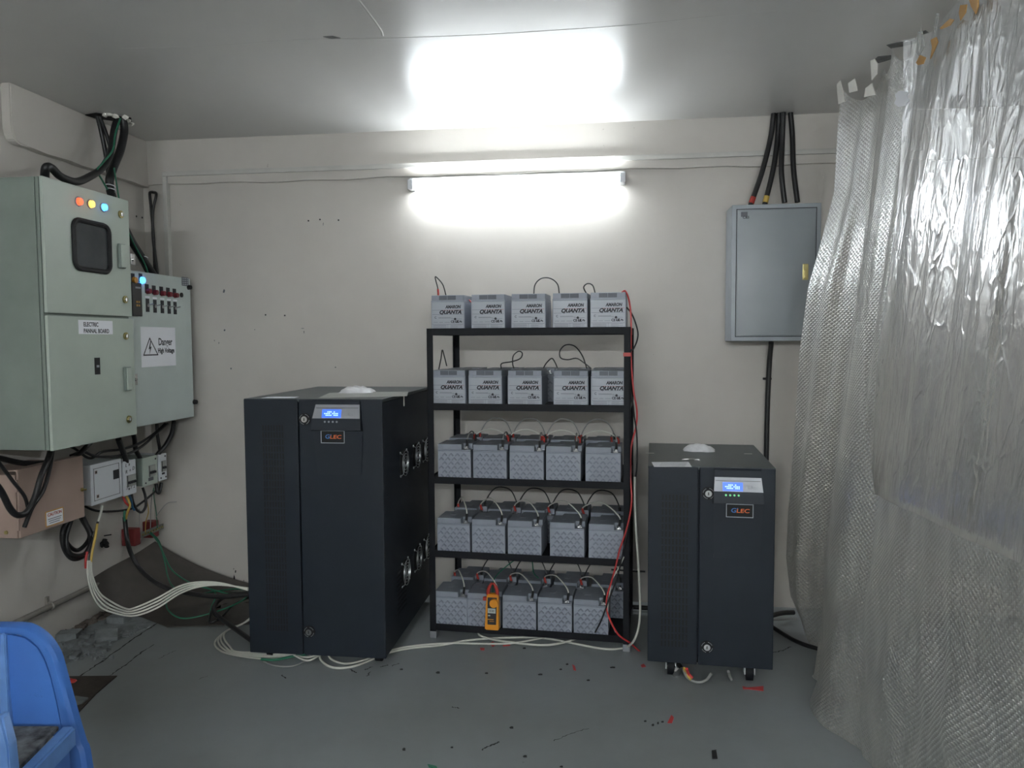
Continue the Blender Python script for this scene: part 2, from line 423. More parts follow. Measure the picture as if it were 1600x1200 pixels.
# floor cracks: thin ragged dark lines
def crack(pts, wd, name='crack'):
    P = [on(x, y, 2, 0) for x, y in pts]; P = catmull(P, 8); b = B(); L = []; R = []
    for i, p in enumerate(P):
        q = P[min(i+1, len(P)-1)]-P[max(i-1, 0)]; q = Vector((-q.y, q.x, 0)).normalized()
        k = wd*(.4+random.random()*.9)
        jit = random.uniform(-.004, .004)
        L.append(b.bm.verts.new(p+q*(k+jit)+Vector((0, 0, .0012)))); R.append(b.bm.verts.new(p-q*(k-jit)+Vector((0, 0, .0012))))
    for i in range(len(P)-1): b.bm.faces.new((L[i], L[i+1], R[i+1], R[i]))
    return obj(name, b, 'darkspot', flo, world=True)
crack(((122, 1058), (150, 1040), (185, 1015), (215, 994), (240, 978), (252, 971)), .0045)
crack(((172, 1056), (195, 1040), (218, 1022), (240, 1007)), .0035)
crack(((248, 1030), (262, 1022), (275, 1017)), .0016)
crack(((310, 1062), (325, 1056)), .0012)
crack(((865, 1158), (890, 1148), (920, 1138)), .0014)
crack(((1208, 1020), (1222, 1017), (1236, 1011)), .003)
crack(((752, 1172), (765, 1166), (781, 1160)), .004)
for pts in (((570, 1047), (582, 1042)), ((595, 1043), (606, 1039)), ((612, 1041), (624, 1037)), ((574, 1057), (579, 1050)), ((440, 1055), (448, 1060)), ((548, 1046), (556, 1052)), ((706, 1105), (718, 1107))):
    crack(pts, .0035, 'scuff_mark')
# dirt along the foot of the left wall
b = B()
pp = [on(x, y, 2, 0) for x, y in ((92, 992), (120, 978), (150, 962), (185, 950), (215, 938))]
for i in range(34):
    k = i/33*(len(pp)-1); a = int(min(k, len(pp)-2)); q = pp[a].lerp(pp[a+1], k-a)
    b.blob((XL+.02+random.uniform(-.01, .03), q.y, .004), random.uniform(.015, .035), random.uniform(.02, .04), random.uniform(.008, .028), .3, 1)
o = obj('plaster_crumbs', b, 'dirt'); tag(o, 'ragged line of dirt and plaster crumbs along the foot of the left wall', 'dirt'); o['kind'] = 'stuff'
# screw holes and chips on the walls
for x, y in ((482, 345), (500, 343), (529, 344), (445, 493), (415, 492)):
    c = on(x, y, 1, YB); obj('screw_hole', B().cyl(c+Vector((0, -.0015, 0)), c, .005, n=8), 'darkspot', wb, world=True)
for x, y in ((213, 338), (222, 340)):
    c = on(x, y, 0, XL); obj('screw_hole', B().cyl(c+Vector((.0015, 0, 0)), c, .006, n=8), 'darkspot', wl, world=True)
for x, y, w_, h_ in ((350, 455, 4, 7), (398, 515, 2, 1.5), (335, 532, 1.5, 3), (342, 536, 1.5, 3), (473, 513, 6, 1), (475, 519, 1.5, 5), (351, 516, 3, 4), (505, 350, 1, 5), (524, 574, 3, 2), (361, 576, 3, 4)):
    c = on(x, y, 1, YB); obj('scuff_mark', B().blob((c.x, YB, c.z), w_*.0018, .0012, h_*.0018, .3, 1), 'ink_soft', wb, world=True)
b = B()
for x, y, s in ((366, 903, 9), (368, 893, 6), (371, 910, 8), (361, 912, 5), (381, 907, 3), (365, 889, 3)):
    c = on(x, y, 1, YB); b.blob((c.x, c.y, c.z), .004*s/5, .002, .009*s/5, .4, 1)
obj('paint_chip', b, 'darkspot', wb, world=True)

# cable trunking on the back wall and its drop
t = thing('cable_trunking', 'thin white plastic cable trunking running along the top of the back wall', 'cable trunking', (-.6, YB-.03, 2.41))
yb = YB-.022
obj('channel', B().box(-2.53, 1.6, yb-.014, yb, 2.398, 2.422, .002), 'trunk', t, world=True)
obj('vertical_channel', B().box(-2.53, -2.504, yb-.013, YB-.001, 1.5, 2.3975, .002), 'trunk', t, world=True)
obj('cover_strip', B().box(-2.5, 1.6, yb-.016, yb-.0135, 2.419, 2.4235), 'trunk', t, world=True)
# tube light on the back wall, and two added fill tubes behind the camera
def tube_light(x0, x1, y, z, sgn, m, label):
    t = thing('tube_light', label, 'light', ((x0+x1)/2, y, z))
    obj('batten', B().box(x0, x1, min(y, y+sgn*.045), max(y, y+sgn*.045), z-.005, z+.045, .006), 'white_plastic', t, world=True)
    obj('tube', B().cyl((x0+.03, y+sgn*.068, z), (x1-.03, y+sgn*.068, z), .0135, n=16), m, t, True, world=True)
    for x in (x0, x1-.03):
        obj('end_cap', B().box(x, x+.03, min(y, y+sgn*.085), max(y, y+sgn*.085), z-.022, z+.03, .005), 'white_plastic', t, world=True)
tube_light(-1.075, .10, YB, 2.295, -1, 'tube', 'lit fluorescent tube light on the back wall above the battery rack')
tube_light(-1.6, -.4, YF, 2.25, 1, 'tube_fill', 'added fill tube on the wall behind the camera, nearer the left wall')
tube_light(.4, 1.6, YF, 2.25, 1, 'tube_fill', 'added fill tube on the wall behind the camera, nearer the right wall')

# conduit at the foot of the left wall
t = thing('conduit_pipe', 'dusty grey conduit pipe clipped along the foot of the left wall', 'pipe', (XL+.03, 3, .18))
obj('pipe', B().tube([(XL+.025, 1.2, .185), (XL+.025, 3.0, .185), (XL+.027, 4.0, .183)], .014, 12, smooth=0), 'pipe', t, True, world=True)
for yy in (2.62, 3.26):
    obj('clip', B().ring((XL+.025, yy, .185), (0, 1, 0), .016, .006, 16, 6).box(XL, XL+.012, yy-.008, yy+.008, .16, .23), 'pipe', t, True, world=True)
# ------------------------------------------------------------------ battery rack
RA = Vector((-.849, 3.53, 0)); RB = Vector((.111, 3.468, 0)); RW = (RB-RA).length; RD = .50
rack_rz = math.atan2(RB.y-RA.y, RB.x-RA.x)
RM = Matrix.Translation(RA) @ Matrix.Rotation(rack_rz, 4, 'Z')
RMI = RM.inverted()
def rk(px, py, v=0.0):
    """pixel -> rack-local point on the vertical plane v metres behind the rack's front"""
    o = RMI @ Vector((0, 0, CAMH)); d = RMI.to_3x3() @ (FWD + RT*((px-800)/FPX) - UP*((py-600)/FPX))
    return o + d*((v-o.y)/d.y)
SH = [1.506, 1.149, .794, .434, .072]
rack = thing('battery_rack', 'black welded angle steel rack with five shelves between the two dark cabinets', 'rack', RA, rack_rz)
def angle_post(x, y, sx, sy, z1):
    return B().box(min(x, x+sx*.03), max(x, x+sx*.03), min(y, y+sy*.004), max(y, y+sy*.004), .03, z1).box(min(x, x+sx*.004), max(x, x+sx*.004), min(y, y+sy*.03), max(y, y+sy*.03), .03, z1)
for x, y, sx, sy in ((0, 0, 1, 1), (RW, 0, -1, 1), (0, RD, 1, -1), (RW, RD, -1, -1)):
    p = obj('post', angle_post(x, y, sx, sy, SH[0]), 'black_metal', rack)
    obj('foot_cap', B().box(min(x-sx*.002, x+sx*.032), max(x-sx*.002, x+sx*.032), min(y-sy*.002, y+sy*.032), max(y-sy*.002, y+sy*.032), 0, .034, .003), 'silver', p)
for z in SH:
    b = B()
    b.box(.004, RW-.004, .002, .006, z-.033, z+.000, .001).box(.004, RW-.004, RD-.006, RD-.002, z-.033, z)
    b.box(.004, .008, .004, RD-.004, z-.033, z).box(RW-.008, RW-.004, .004, RD-.004, z-.033, z)
    b.box(.004, RW-.004, .004, RD-.004, z-.011, z-.008)
    for k in (.30, .66): b.box(RW*k, RW*k+.03, .006, RD-.006, z-.032, z-.011)
    obj('shelf', b, 'black_metal', rack)
o = obj('tape_band', B().box(RW-.033, RW+.0015, -.0015, .001, 1.372, 1.389).box(RW, RW+.0015, -.0015, .031, 1.372, 1.389), 'red', rack)

# batteries
BW, BD, BH = .163, .195, .165
def battery_case(chevrons):
    b = B().box(0, BW, 0, BD, 0, BH*.80, .003)
    b.box(.0, BW, -.001, BD+.001, BH*.80, BH*.845, .0015); b.mark(0)
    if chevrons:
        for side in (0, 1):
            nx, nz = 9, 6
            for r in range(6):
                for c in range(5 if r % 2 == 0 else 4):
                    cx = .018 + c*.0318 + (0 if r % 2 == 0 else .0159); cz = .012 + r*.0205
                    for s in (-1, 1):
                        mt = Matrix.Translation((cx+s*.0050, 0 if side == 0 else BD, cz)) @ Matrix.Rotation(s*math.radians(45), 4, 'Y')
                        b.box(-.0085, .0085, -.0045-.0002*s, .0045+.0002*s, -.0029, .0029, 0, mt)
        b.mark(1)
    return b
def proto_plain():
    t = thing('battery', 'x', 'battery')
    oc = obj('case', battery_case(True), 'batt', t); oc.data.materials.append(M['batt_emboss_shade'])
    z0, z1 = BH*.845, BH
    nx, ny = .118, .045
    b = B().prism([(0.001, .001, z0), (nx, .001, z0), (nx, ny, z0), (BW-.001, ny, z0), (BW-.001, BD-.001, z0), (.045, BD-.001, z0), (.045, BD-ny, z0), (.001, BD-ny, z0)], (0, 0, z1-z0), .0015)
    b.box(.05, .075, .07, .095, z1, z1+.0008)
    obj('lid', b, 'batt_lid', t)
    tb = B().box(.128, .150, .012, .034, z0, z0+.006, .001).box(.128, .131, .012, .034, z0, z0+.018, .001).cyl((.141, .008, z0+.011), (.141, .02, z0+.011), .0058, n=8).cyl((.141, .02, z0+.004), (.141, .02, z0+.020), .004, n=8)
    obj('terminal', tb, 'chrome', t)
    tb = B().box(.013, .035, BD-.034, BD-.012, z0, z0+.006, .001).cyl((.024, BD-.023, z0+.004), (.024, BD-.023, z0+.018), .0055, n=8)
    obj('terminal', tb, 'chrome', t)
    return t
def proto_label():
    t = thing('battery', 'x', 'battery')
    obj('case', battery_case(False), 'batt', t)
    z0, z1 = BH*.845, BH
    b = B().box(.002, BW-.002, .002, BD-.002, z0, z1, .002)
    b.box(.006, BW-.006, -.0005, .004, z0, z1-.002, .001)
    obj('lid', b, 'batt_lid', t)
    obj('vent_window', B().box(.040, .0795, -.0018, .002, z0+.003, z1-.003, .0006).box(.0815, .122, -.0018, .002, z0+.003, z1-.003, .0006), 'batt_dark', t)
    lb = obj('front_label', B().box(.004, BW-.004, -.0012, .001, .004, BH*.79), 'label', t)
    f = lambda x, z: FY(Vector((x, -.0014, z)))
    b = B(); add_text(b, 'AMARON', .0200, f(.108, .1085), shear=.2, sx=.84, bold=.0011)
    add_text(b, 'QUANTA', .0235, f(.0935, .0835), shear=.3, sx=1.08, bold=.0014)
    add_text(b, 'CE', .0155, f(.106, .0385), bold=.0006); add_text(b, 'UL', .0145, f(.1265, .039), shear=.3, bold=.0014)
    add_text(b, 'Pb', .0125, f(.145, .0385), bold=.0005)
    b.cyl((.118, -.0019, .0515), (.118, -.001, .0515), .0058, n=14)
    add_text(b, 'C', .014, f(.022, .0585), bold=.0002)
    obj('print', b, 'ink', lb)
    b = B()
    for x0, x1, z in ((.006, .055, .0935), (.006, .157, .0735), (.036, .108, .0560), (.036, .096, .0590), (.012, .032, .0365), (.040, .058, .0365), (.066, .092, .0365), (.100, .150, .0510), (.006, .157, .0265)):
        b.box(x0, x1, -.0016, -.001, z-.0006, z+.0006)
    for k in range(4):
        b.box(.010, .075, -.0016, -.001, .0215-k*.0042, .0225-k*.0042); b.box(.095, .150-(k % 2)*.02, -.0016, -.001, .0215-k*.0042, .0225-k*.0042)
    b.box(.082, .0828, -.0016, -.001, .006, .026)
    for x0, x1, z in ((.034, .07, .1145), ):
        pass
    obj('fine_print', b, 'ink_soft', lb)
    obj('red_line', B().box(.055, .157, -.0017, -.001, .0928, .0942), 'ink_red', lb)
    return t
PXL = [[673.6, 736, 798.5, 863, 922], [675.5, 731.7, 793, 864.4, 923], [684, 739, 796, 853, 914.6], [683, 737, 793, 859, 919.5], [679, 730, 785, 840, 896]]
PYT = [490, 605, 720, 835, 945]
ordn = ['leftmost', 'second from left', 'middle', 'fourth from left', 'rightmost']
shn = ['top shelf', 'second shelf', 'third shelf', 'fourth shelf', 'bottom shelf']
pl, pp_ = proto_label(), proto_plain()
used = {id(pl): False, id(pp_): False}
BPOS = {}
def place_batt(proto, u, v, z, label, group):
    if used[id(proto)]: o = copy_tree(proto)
    else: o = proto; used[id(proto)] = True
    o.location = RM @ Vector((u, v, z)); o.rotation_euler = (0, 0, rack_rz)
    tag(o, label, 'battery', group); return o
for r in range(5):
    for c in range(5):
        u = rk(PXL[r][c], PYT[r], .012).x; BPOS[r, c] = u
        if r == 1 and c == 0: u = max(u, .008)
        zb = SH[r]-.0076
        if r < 2:
            place_batt(pl, u, .0135, zb, f'battery with printed label, {ordn[c]} in front row of the {shn[r]}', f'labelled batteries on the {shn[r]}')
        else:
            place_batt(pp_, u, .0135, zb, f'grey chevron embossed battery, {ordn[c]} in front row of the {shn[r]}', f'embossed front row batteries on the {shn[r]}')
for r in range(5):
    for c in range(5):
        if r == 0 and c > 1: continue
        u = BPOS[r, c] + (.045 if r == 2 else .052 if r == 3 else .030 if r == 4 else .022)
        if r == 1: u = BPOS[r, c] + (.012, .035, .025, -.022, -.012)[c]
        if r == 2 and c == 4: u = BPOS[r, c] - .005
        if r == 3: u = (.062, .238, .412, .585, .760)[c]
        if r == 4: u = (.040, .214, .392, .575, .765)[c]
        if r == 2: u = (.038, .212, .386, .560, .734)[c]
        place_batt(pp_, u, .245, SH[r]-.0076, f'grey battery, {ordn[c]} in rear row of the {shn[r]}', f'rear row batteries on the {shn[r]}')

# jumper cables
def jumper(pts, r, m, b0, b1, label, group, bl=.032, local=True):
    P = [RM @ Vector(p) for p in pts] if local else [Vector(p) for p in pts]
    o = obj('jumper_cable', B().tube(P, r, 8, smooth=8), m, None, True); tag(o, label, 'cable', group)
    q = catmull(P, 8)
    for bc, seq in ((b0, q), (b1, q[::-1])):
        if not bc: continue
        L = [seq[0]]; d = 0
        for a in seq[1:]:
            d += (a-L[-1]).length; L.append(a)
            if d > bl: break
        x = obj('terminal_boot', B().tube(L, r*1.75, 8, smooth=0), bc, o, True, world=False)
        x.data.transform(Matrix.Translation(-o.location))
        x['label'] = ('red' if bc == 'red' else 'black') + ' insulating boot'
    return o
TX, TZ = .141, BH*.845+.012
for r in (2, 3, 4):
    zb = SH[r]-.008
    ru = {2: (.038, .212, .386, .560, .734), 3: (.062, .238, .412, .585, .760), 4: (.040, .214, .392, .575, .765)}[r]
    for c in range(5):
        # front terminal of this battery to the rear battery on its left
        u1 = BPOS[r, c]+TX; z0 = zb+TZ
        p1 = Vector((u1, .034, z0))
        u0 = ru[c-1]+TX if c else ru[0]+.02
        p0 = Vector((u0, .262, z0))
        if r == 2: p0, p1, hh, bb = Vector((ru[c]+TX-.01, .262, z0)), p1, .06, ('red', 'blackwire')
        else: hh, bb = (.085 if r == 3 else .075), ('red', 'blackwire')
        mid = (p0+p1)/2
        pts = [p0, p0+Vector((-.004, 0, .035)), p0.lerp(p1, .35)+Vector((0, 0, hh*.95)), p0.lerp(p1, .65)+Vector((0, 0, hh)), p1+Vector((.0, .01, .045)), p1]
        jumper(pts, .0032, 'whitewire' if r > 2 else 'greywire', bb[0], bb[1], f'pale jumper cable ending at the {ordn[c]} front battery of the {shn[r]}', f'pale jumper cables on the {shn[r]}')
    for c in range(4):
        u0, u1 = ru[c]+TX+.008, ru[c+1]+TX+.004; z0 = zb+TZ; v = .30
        h = (.105, .105, .11)[r-2]
        jumper([(u0, v, z0), (u0+.004, v+.01, z0+.045), (u0+.05, v+.03, z0+h), (u1-.05, v+.03, z0+h*.96), (u1-.012, v+.01, z0+.05), (u1, v, z0)], .0032, 'blackwire' if r != 2 else 'greywire', 'red' if r == 2 else 'blackwire', 'blackwire',
               f'dark jumper cable arching behind the {("first","second","third","fourth")[c]} gap of the {shn[r]}', f'dark jumper cables on the {shn[r]}')
    if r == 2:
        for c in range(4):
            u0, u1 = BPOS[r, c]+TX+.012, BPOS[r, c+1]+TX+.006; z0 = zb+TZ+.01
            jumper([(u0, .15, z0), (u0+.01, .15, z0+.04), (u0+.06, .15, z0+.062), (u1-.06, .15, z0+.060), (u1-.006, .15, z0+.03), (u1, .15, z0)], .0028, 'whitewire', 'blackwire', 'red',
                   f'low white jumper cable over the {("first","second","third","fourth")[c]} gap of the third shelf', 'low white jumper cables on the third shelf')
def rkp(L, v): return [rk(x, y, v) for x, y in L]
def loop(L, v, label, red=None):
    return jumper(rkp(L, v), .0030, 'blackwire', red, None, label, 'black cable loops above the labelled batteries')
loop(((685, 462), (684, 450), (680, 434), (683, 434), (692, 445), (697, 462)), .20, 'thin black cable loop above the leftmost battery of the top shelf', 'red')
loop(((834, 462), (836, 445), (846, 435), (860, 435), (871, 444), (874, 460)), .18, 'tall black cable arch above the middle battery of the top shelf')
loop(((917, 460), (912, 449), (918, 443), (926, 446), (930, 458)), .18, 'small black cable loop above the rightmost battery of the top shelf')
loop(((685, 580), (689, 560), (691, 547), (694, 556), (698, 572)), .20, 'narrow black cable hook above the leftmost battery of the second shelf')
loop(((783, 576), (784, 568), (800, 565), (813, 560), (816, 552), (810, 549), (802, 556), (801, 568), (803, 576)), .18, 'curled black cable loop above the middle battery of the second shelf', None)
loop(((849, 575), (854, 567), (862, 560), (867, 566), (871, 575)), .18, 'pointed black cable hook left of the fourth battery of the second shelf')
loop(((917, 576), (910, 556), (898, 541), (884, 539), (875, 548), (876, 559), (887, 562), (901, 560), (914, 568), (924, 576)), .18, 'largest round black cable loop above the fourth battery of the second shelf')
o = jumper([rk(x, y, v) for x, y, v in ((728, 470, .1), (732, 468, .12), (737, 473, .1))], .003, 'redwire', None, None, 'short red wire between the first two batteries of the top shelf', 'x'); del o['group']
# cables down the right side of the rack
o = jumper([rk(x, y, v) for x, y, v in ((971, 457, .05), (977, 455, .05), (983, 470, .03), (986, 500, .02), (986, 560, .02), (990, 610, .02), (995, 640, .02), (994, 665, .03), (986, 700, .03), (985, 740, .02), (987, 775, -.01), (985, 800, -.015), (978, 830, -.02), (968, 860, -.02), (962, 885, -.02), (955, 910, -.02), (948, 935, -.02), (950, 960, -.02), (965, 990, -.02), (985, 1005, .0), (1000, 1018, .02), (1022, 1033, .05))], .0042, 'redwire', None, None, 'long red cable running down the right side of the rack to the right cabinet', 'x'); del o['group']
o = jumper([rk(x, y, v) for x, y, v in ((979, 480, .03), (988, 492, .03), (996, 515, .02), (996, 530, .02), (990, 545, .02), (985, 552, .01), (984, 600, .01), (989, 630, .01), (991, 650, .02), (995, 680, .03), (995, 730, .03), (990, 765, .03), (986, 800, .0), (976, 850, -.02), (965, 900, -.025), (952, 935, -.025), (940, 968, -.02), (930, 988, .0))], .0036, 'blackwire', None, None, 'long black cable hanging in curves down the right side of the rack', 'x'); del o['group']
o = jumper([rk(x, y, v) for x, y, v in ((1004, 950, .02), (975, 870, -.02), (968, 885, -.02), (957, 905, -.02), (953, 925, -.02), (950, 960, -.02), (962, 988, -.02))][1:], .0026, 'whitewire', None, None, 'thin white cable beside the red one at the right of the bottom shelf', 'x'); del o['group']
o = jumper([rk(x, y, v) for x, y, v in ((822, 862, .28), (800, 878, .22), (782, 893, .16), (772, 905, .1), (770, 918, .05), (770, 925, .02))], .0030, 'greenwire', None, None, 'green wire coming down to the orange clamp meter', 'x'); del o['group']
o = jumper([rk(x, y, v) for x, y, v in ((829, 862, .28), (832, 880, .22), (834, 895, .16), (841, 903, .1))], .0030, 'greenwire', None, None, 'short green wire hanging over the middle battery of the bottom shelf', 'x'); del o['group']

# clamp meter hanging in front of the bottom shelf
cm = thing('clamp_meter', 'orange and black clamp meter leaning on the bottom row of batteries', 'clamp meter', RM @ Vector((0, 0, 0)), rack_rz)
c0 = rk(770, 983, -.012); c1 = rk(771, 925, -.012)
mw = .033; h = .173; bx = c0.x; bz = rk(770, 982, -.012).z; tl = .0
yy = -.036
outl = [(-mw, 0), (mw, 0), (mw*1.02, h*.04), (mw*.92, h*.55), (mw*.96, h*.74), (mw*.86, h), (-mw*.80, h), (-mw*.92, h*.74), (-mw*.95, h*.5), (-mw*1.02, h*.04)]
P3 = [(bx+x+z*.02, yy, bz+z) for x, z in outl]
obj('body', B().prism(P3, (0, .032, 0), .004), 'meter', cm, True)
P3 = [(bx+x+z*.02, yy-.002, bz+z) for x, z in ((-.021, h*.16), (.021, h*.16), (.023, h*.92), (-.022, h*.92))]
fp = obj('face_plate', B().prism(P3, (0, .006, 0), .001), 'meter_grey', cm)
kx = bx+.012
obj('dial', B().cyl((kx, yy-.012, bz+h*.77), (kx, yy, bz+h*.77), .0195, .0215, 28).box(kx-.003, kx+.003, yy-.014, yy-.010, bz+h*.77-.014, bz+h*.77+.014), 'meter', cm, True)
obj('screen', B().box(bx-.018, bx+.020, yy-.004, yy, bz+h*.485, bz+h*.62, .001), 'lcd_grey', cm)
b = B(); add_text(b, '0.00', .014, FY(Vector((bx+.002, yy-.0045, bz+h*.55)))); obj('reading', b, 'ink', cm)
obj('button', B().box(bx-.017, bx-.006, yy-.004, yy-.001, bz+h*.40, bz+h*.435, .001), 'lcd_grey', cm)
obj('print_line', B().box(bx-.019, bx+.010, yy-.003, yy-.001, bz+h*.30, bz+h*.318).box(bx-.01, bx+.012, yy-.003, yy-.001, bz+h*.25, bz+h*.26), 'meter', cm)
tz = bz+h; tx = bx+.003
for s in (-1, 1):
    obj('jaw', B().tube([(tx+s*.022, yy+.014, tz-.006), (tx+s*.021, yy+.014, tz+.018), (tx+s*.012, yy+.014, tz+.040), (tx+s*.002, yy+.014, tz+.052)], [.0085]*6+[.008]*6+[.006]*6+[.004], 10, smooth=6), 'red', cm, True)
obj('trigger', B().box(bx-.044, bx-.026, yy+.006, yy+.024, bz+h*.80, bz+h*.90, .004), 'red', cm, True)

# ------------------------------------------------------------------ the two dark UPS cabinets
def ups(label, loc, rz, Wd, Dp, z0, z1, split, lockx, vent, fas, fans, wheels):
    """local: x to the right, y to the back, z up; fas = (x0, x1, ztop, zsilver0, zsilver1, zdark, badge(x0,x1,z0,z1), zfade)"""
    t = thing('power_cabinet', label, 'power cabinet', loc, rz, None)
    H = z1
    obj('body', B().box(.004, Wd-.004, .022, Dp, z0, H-.016, .003), 'ups', t)
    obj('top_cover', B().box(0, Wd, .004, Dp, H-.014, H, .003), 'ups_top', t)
    dl = B().box(.001, split-.003, 0, .021, z0, H-.002, .004)
    d = obj('vented_door', dl, 'ups', t)
    b = B(); vx0, vx1, vz0, vz1 = vent
    cols = 8; rows = int((vz1-vz0)/.030)
    for r in range(rows):
        zz = vz0 + (vz1-vz0)*r/rows
        for c in range(cols):
            xx = vx0 + (vx1-vx0)*c/cols
            b.box(xx+.001, xx+(vx1-vx0)/cols*.56, -.0012, .003, zz, zz+(vz1-vz0)/rows*.80)
    obj('vent_slots', b, 'slot', d)
    d = obj('control_door', B().box(split+.003, Wd-.001, 0, .021, z0, H-.002, .004), 'ups', t)
    for lz in lockx[1:]:
        k = obj('lock', B().cyl((lockx[0], -.004, lz), (lockx[0], 0, lz), .027, n=32), 'slot', t, True)
        b = B()
        for a in range(24):
            if a % 6 in (0, 5): continue
            A = 2*math.pi*a/24; b.box(-.0018, .0018, -.006, -.004, .0205, .0228, 0, Matrix.Translation((lockx[0], 0, lz)) @ Matrix.Rotation(A, 4, 'Y'))
        obj('print', b, 'silver', k)
        obj('key_core', B().cyl((lockx[0], -.010, lz), (lockx[0], 0, lz), .0135, n=24), 'chrome', k, True)
        obj('keyhole', B().box(lockx[0]-.0018, lockx[0]+.0018, -.0108, -.0095, lz-.006, lz+.006), 'slot', k)
    x0, x1, zt, s1, s0, dk, bd, zf = fas
    # wedge shaped fascia: silver face tilts out, dark chin, long fade down to the door
    dy = .030
    prof = [(-.001, zt), (-.010, zt-.006), (-.012, s1), (-dy, s0), (-dy-.006, dk), (-.008, dk-.006), (-.004, zf), (.004, zf), (.004, zt)]
    b = B()
    a = [b.bm.verts.new((x0+(.010 if z > dk-.001 else .004)*(0 if z > s0 else 0)-(.016 if fans else .004)*max(0, min(1, (zt-z)/(zt-dk)))*(1 if z > dk-.01 else 0), y, z)) for y, z in prof]
    c = [b.bm.verts.new((x1+.010*max(0, min(1, (zt-z)/(zt-dk)))*(1 if z > dk-.01 else 0), y, z)) for y, z in prof]
    n = len(a); b.bm.faces.new(a); b.bm.faces.new(c[::-1])
    for i in range(n): b.bm.faces.new((a[i], c[i], c[(i+1) % n], a[(i+1) % n]))
    fa = obj('control_panel', b, 'ups_fascia', t)
    ang = math.atan2(dy-.012, s1-s0)
    SF = Matrix.Translation((x0, -.012, s1)) @ Matrix.Rotation(-ang, 4, 'X')   # local x right, z up(negative = down), y = into panel
    L = (s1-s0)/math.cos(ang); wd = x1-x0
    b = B().prism([(0, -.0015, 0), (wd, -.0015, 0), (wd+.006, -.0015, -L), (-.010 if fans else -.003, -.0015, -L)], (0, .004, 0)); b.bm.transform(SF)
    sp = obj('silver_plate', b, 'silver', fa)
    b = B().box(.004, wd-.004, -.003, -.0015, -L*.26, -L*.24); b.bm.transform(SF); obj('groove', b, 'slot', sp)
    def onp(xa, xb, za, zb, y0=-.004, y1=-.0015):
        q = B().box(wd*xa, wd*xb, y0, y1, -L*zb, -L*za); q.bm.transform(SF); return q
    lc = obj('screen', onp(.17, .60, .36, .95), 'lcd', fa)
    b = B()
    for k in range(3):
        for j in range(9 if k else 5):
            if (j*7+k*3) % 5 == 1: continue
            b.box(wd*(.22+.036*j+(.07 if k == 0 else 0)), wd*(.245+.036*j+(.07 if k == 0 else 0)), -.0048, -.004, -L*(.58+.12*k), -L*(.50+.12*k))
    b.bm.transform(SF)
    bt = B().box(wd*.70, wd*.775, -.0045, -.0015, -L*.78, -L*.58, .001).box(wd*.80, wd*.875, -.0045, -.0015, -L*.78, -L*.58, .001); bt.bm.transform(SF)
    obj('screen_text', b, 'lcd_text', fa); obj('button', bt, 'silver', fa)
    b = B(); zz = s0-.014
    for k in range(4): b.cyl((x0+wd*(.24+.09*k), -dy-.0045, zz), (x0+wd*(.24+.09*k), -dy+.001, zz), .0042, n=10)
    obj('indicator', b, 'led_green' if fans == 0 else 'silver', fa)
    bx0, bx1, bz0, bz1 = bd; by = -.009
    br = obj('name_plate', B().box(bx0, bx1, by-.003, by+.006, bz0, bz1, .001), 'slot', t)
    q = .0028
    obj('frame', B().box(bx0, bx1, by-.005, by-.002, bz1-q, bz1).box(bx0, bx1, by-.005, by-.002, bz0, bz0+q).box(bx0, bx0+q, by-.005, by-.002, bz0, bz1).box(bx1-q, bx1, by-.005, by-.002, bz0, bz1), 'label', br)
    cx, cz = (bx0+bx1)/2, (bz0+bz1)/2; wn = bx1-bx0
    b = B(); add_text(b, "G'", .026, FY(Vector((cx-wn*.20, by-.0035, cz))), shear=.1, sx=1.15, bold=.0004); obj('print', b, 'ink_blue', br)
    b = B(); add_text(b, "LEC", .023, FY(Vector((cx+wn*.115, by-.0035, cz-.001))), shear=.1, sx=1.35, bold=.0004); obj('print', b, 'ink_orange', br)
    # folded edge line near the top of both side walls
    for k, (fy, fz) in enumerate(fans if fans else ()):
        b = B(); cx = Wd-.004+.012; R = .062
        for rr in (.018, .032, .046, .060): b.ring((cx, fy, fz), (1, 0, 0), rr, .0016, 28, 5)
        for a in range(4):
            A = math.pi/4+a*math.pi/2
            b.tube([(cx, fy+.012*math.cos(A), fz+.012*math.sin(A)), (cx, fy+.066*math.cos(A), fz+.066*math.sin(A)), (cx-.012, fy+.078*math.cos(A), fz+.078*math.sin(A))], .0022, 6, smooth=0)
            b.cyl((cx-.014, fy+.078*math.cos(A), fz+.078*math.sin(A)), (cx-.008, fy+.078*math.cos(A), fz+.078*math.sin(A)), .006, n=8)
        g = obj('fan_guard', b, 'wire_metal', t, True)
        obj('fan', B().cyl((Wd-.006, fy, fz), (Wd-.002, fy, fz), .064, n=32).cyl((Wd-.004, fy, fz), (Wd+.004, fy, fz), .02, n=20), 'slot', t, True)
    if fans:
        b = B()
        for k in range(10):
            b.box(Wd-.006, Wd-.0025, .20, .36, z0+.12+k*.022, z0+.128+k*.022)
        obj('side_louvre', b, 'slot', t)
    for wx, wy in wheels:
        cst = obj('castor', B().cyl((wx-.014, wy, .036), (wx+.014, wy, .036), .036, n=24), 'black_metal', t, True)
        obj('hub', B().cyl((wx-.017, wy, .036), (wx+.017, wy, .036), .012, n=16), 'chrome', cst, True)
        obj('fork', B().box(wx-.022, wx-.018, wy-.02, wy+.02, .03, z0+.002).box(wx+.018, wx+.022, wy-.02, wy+.02, .03, z0+.002).box(wx-.022, wx+.022, wy-.03, wy+.03, z0-.008, z0+.002), 'wire_metal', cst)
    return t
U1 = Vector((-1.588, 3.15, 0)); W1 = .632
def f1(px, py):   # pixel -> local x,z on the big cabinet front
    p = on(px, py, 1, 3.15); return p.x-U1.x, p.z
zt1 = 1.197
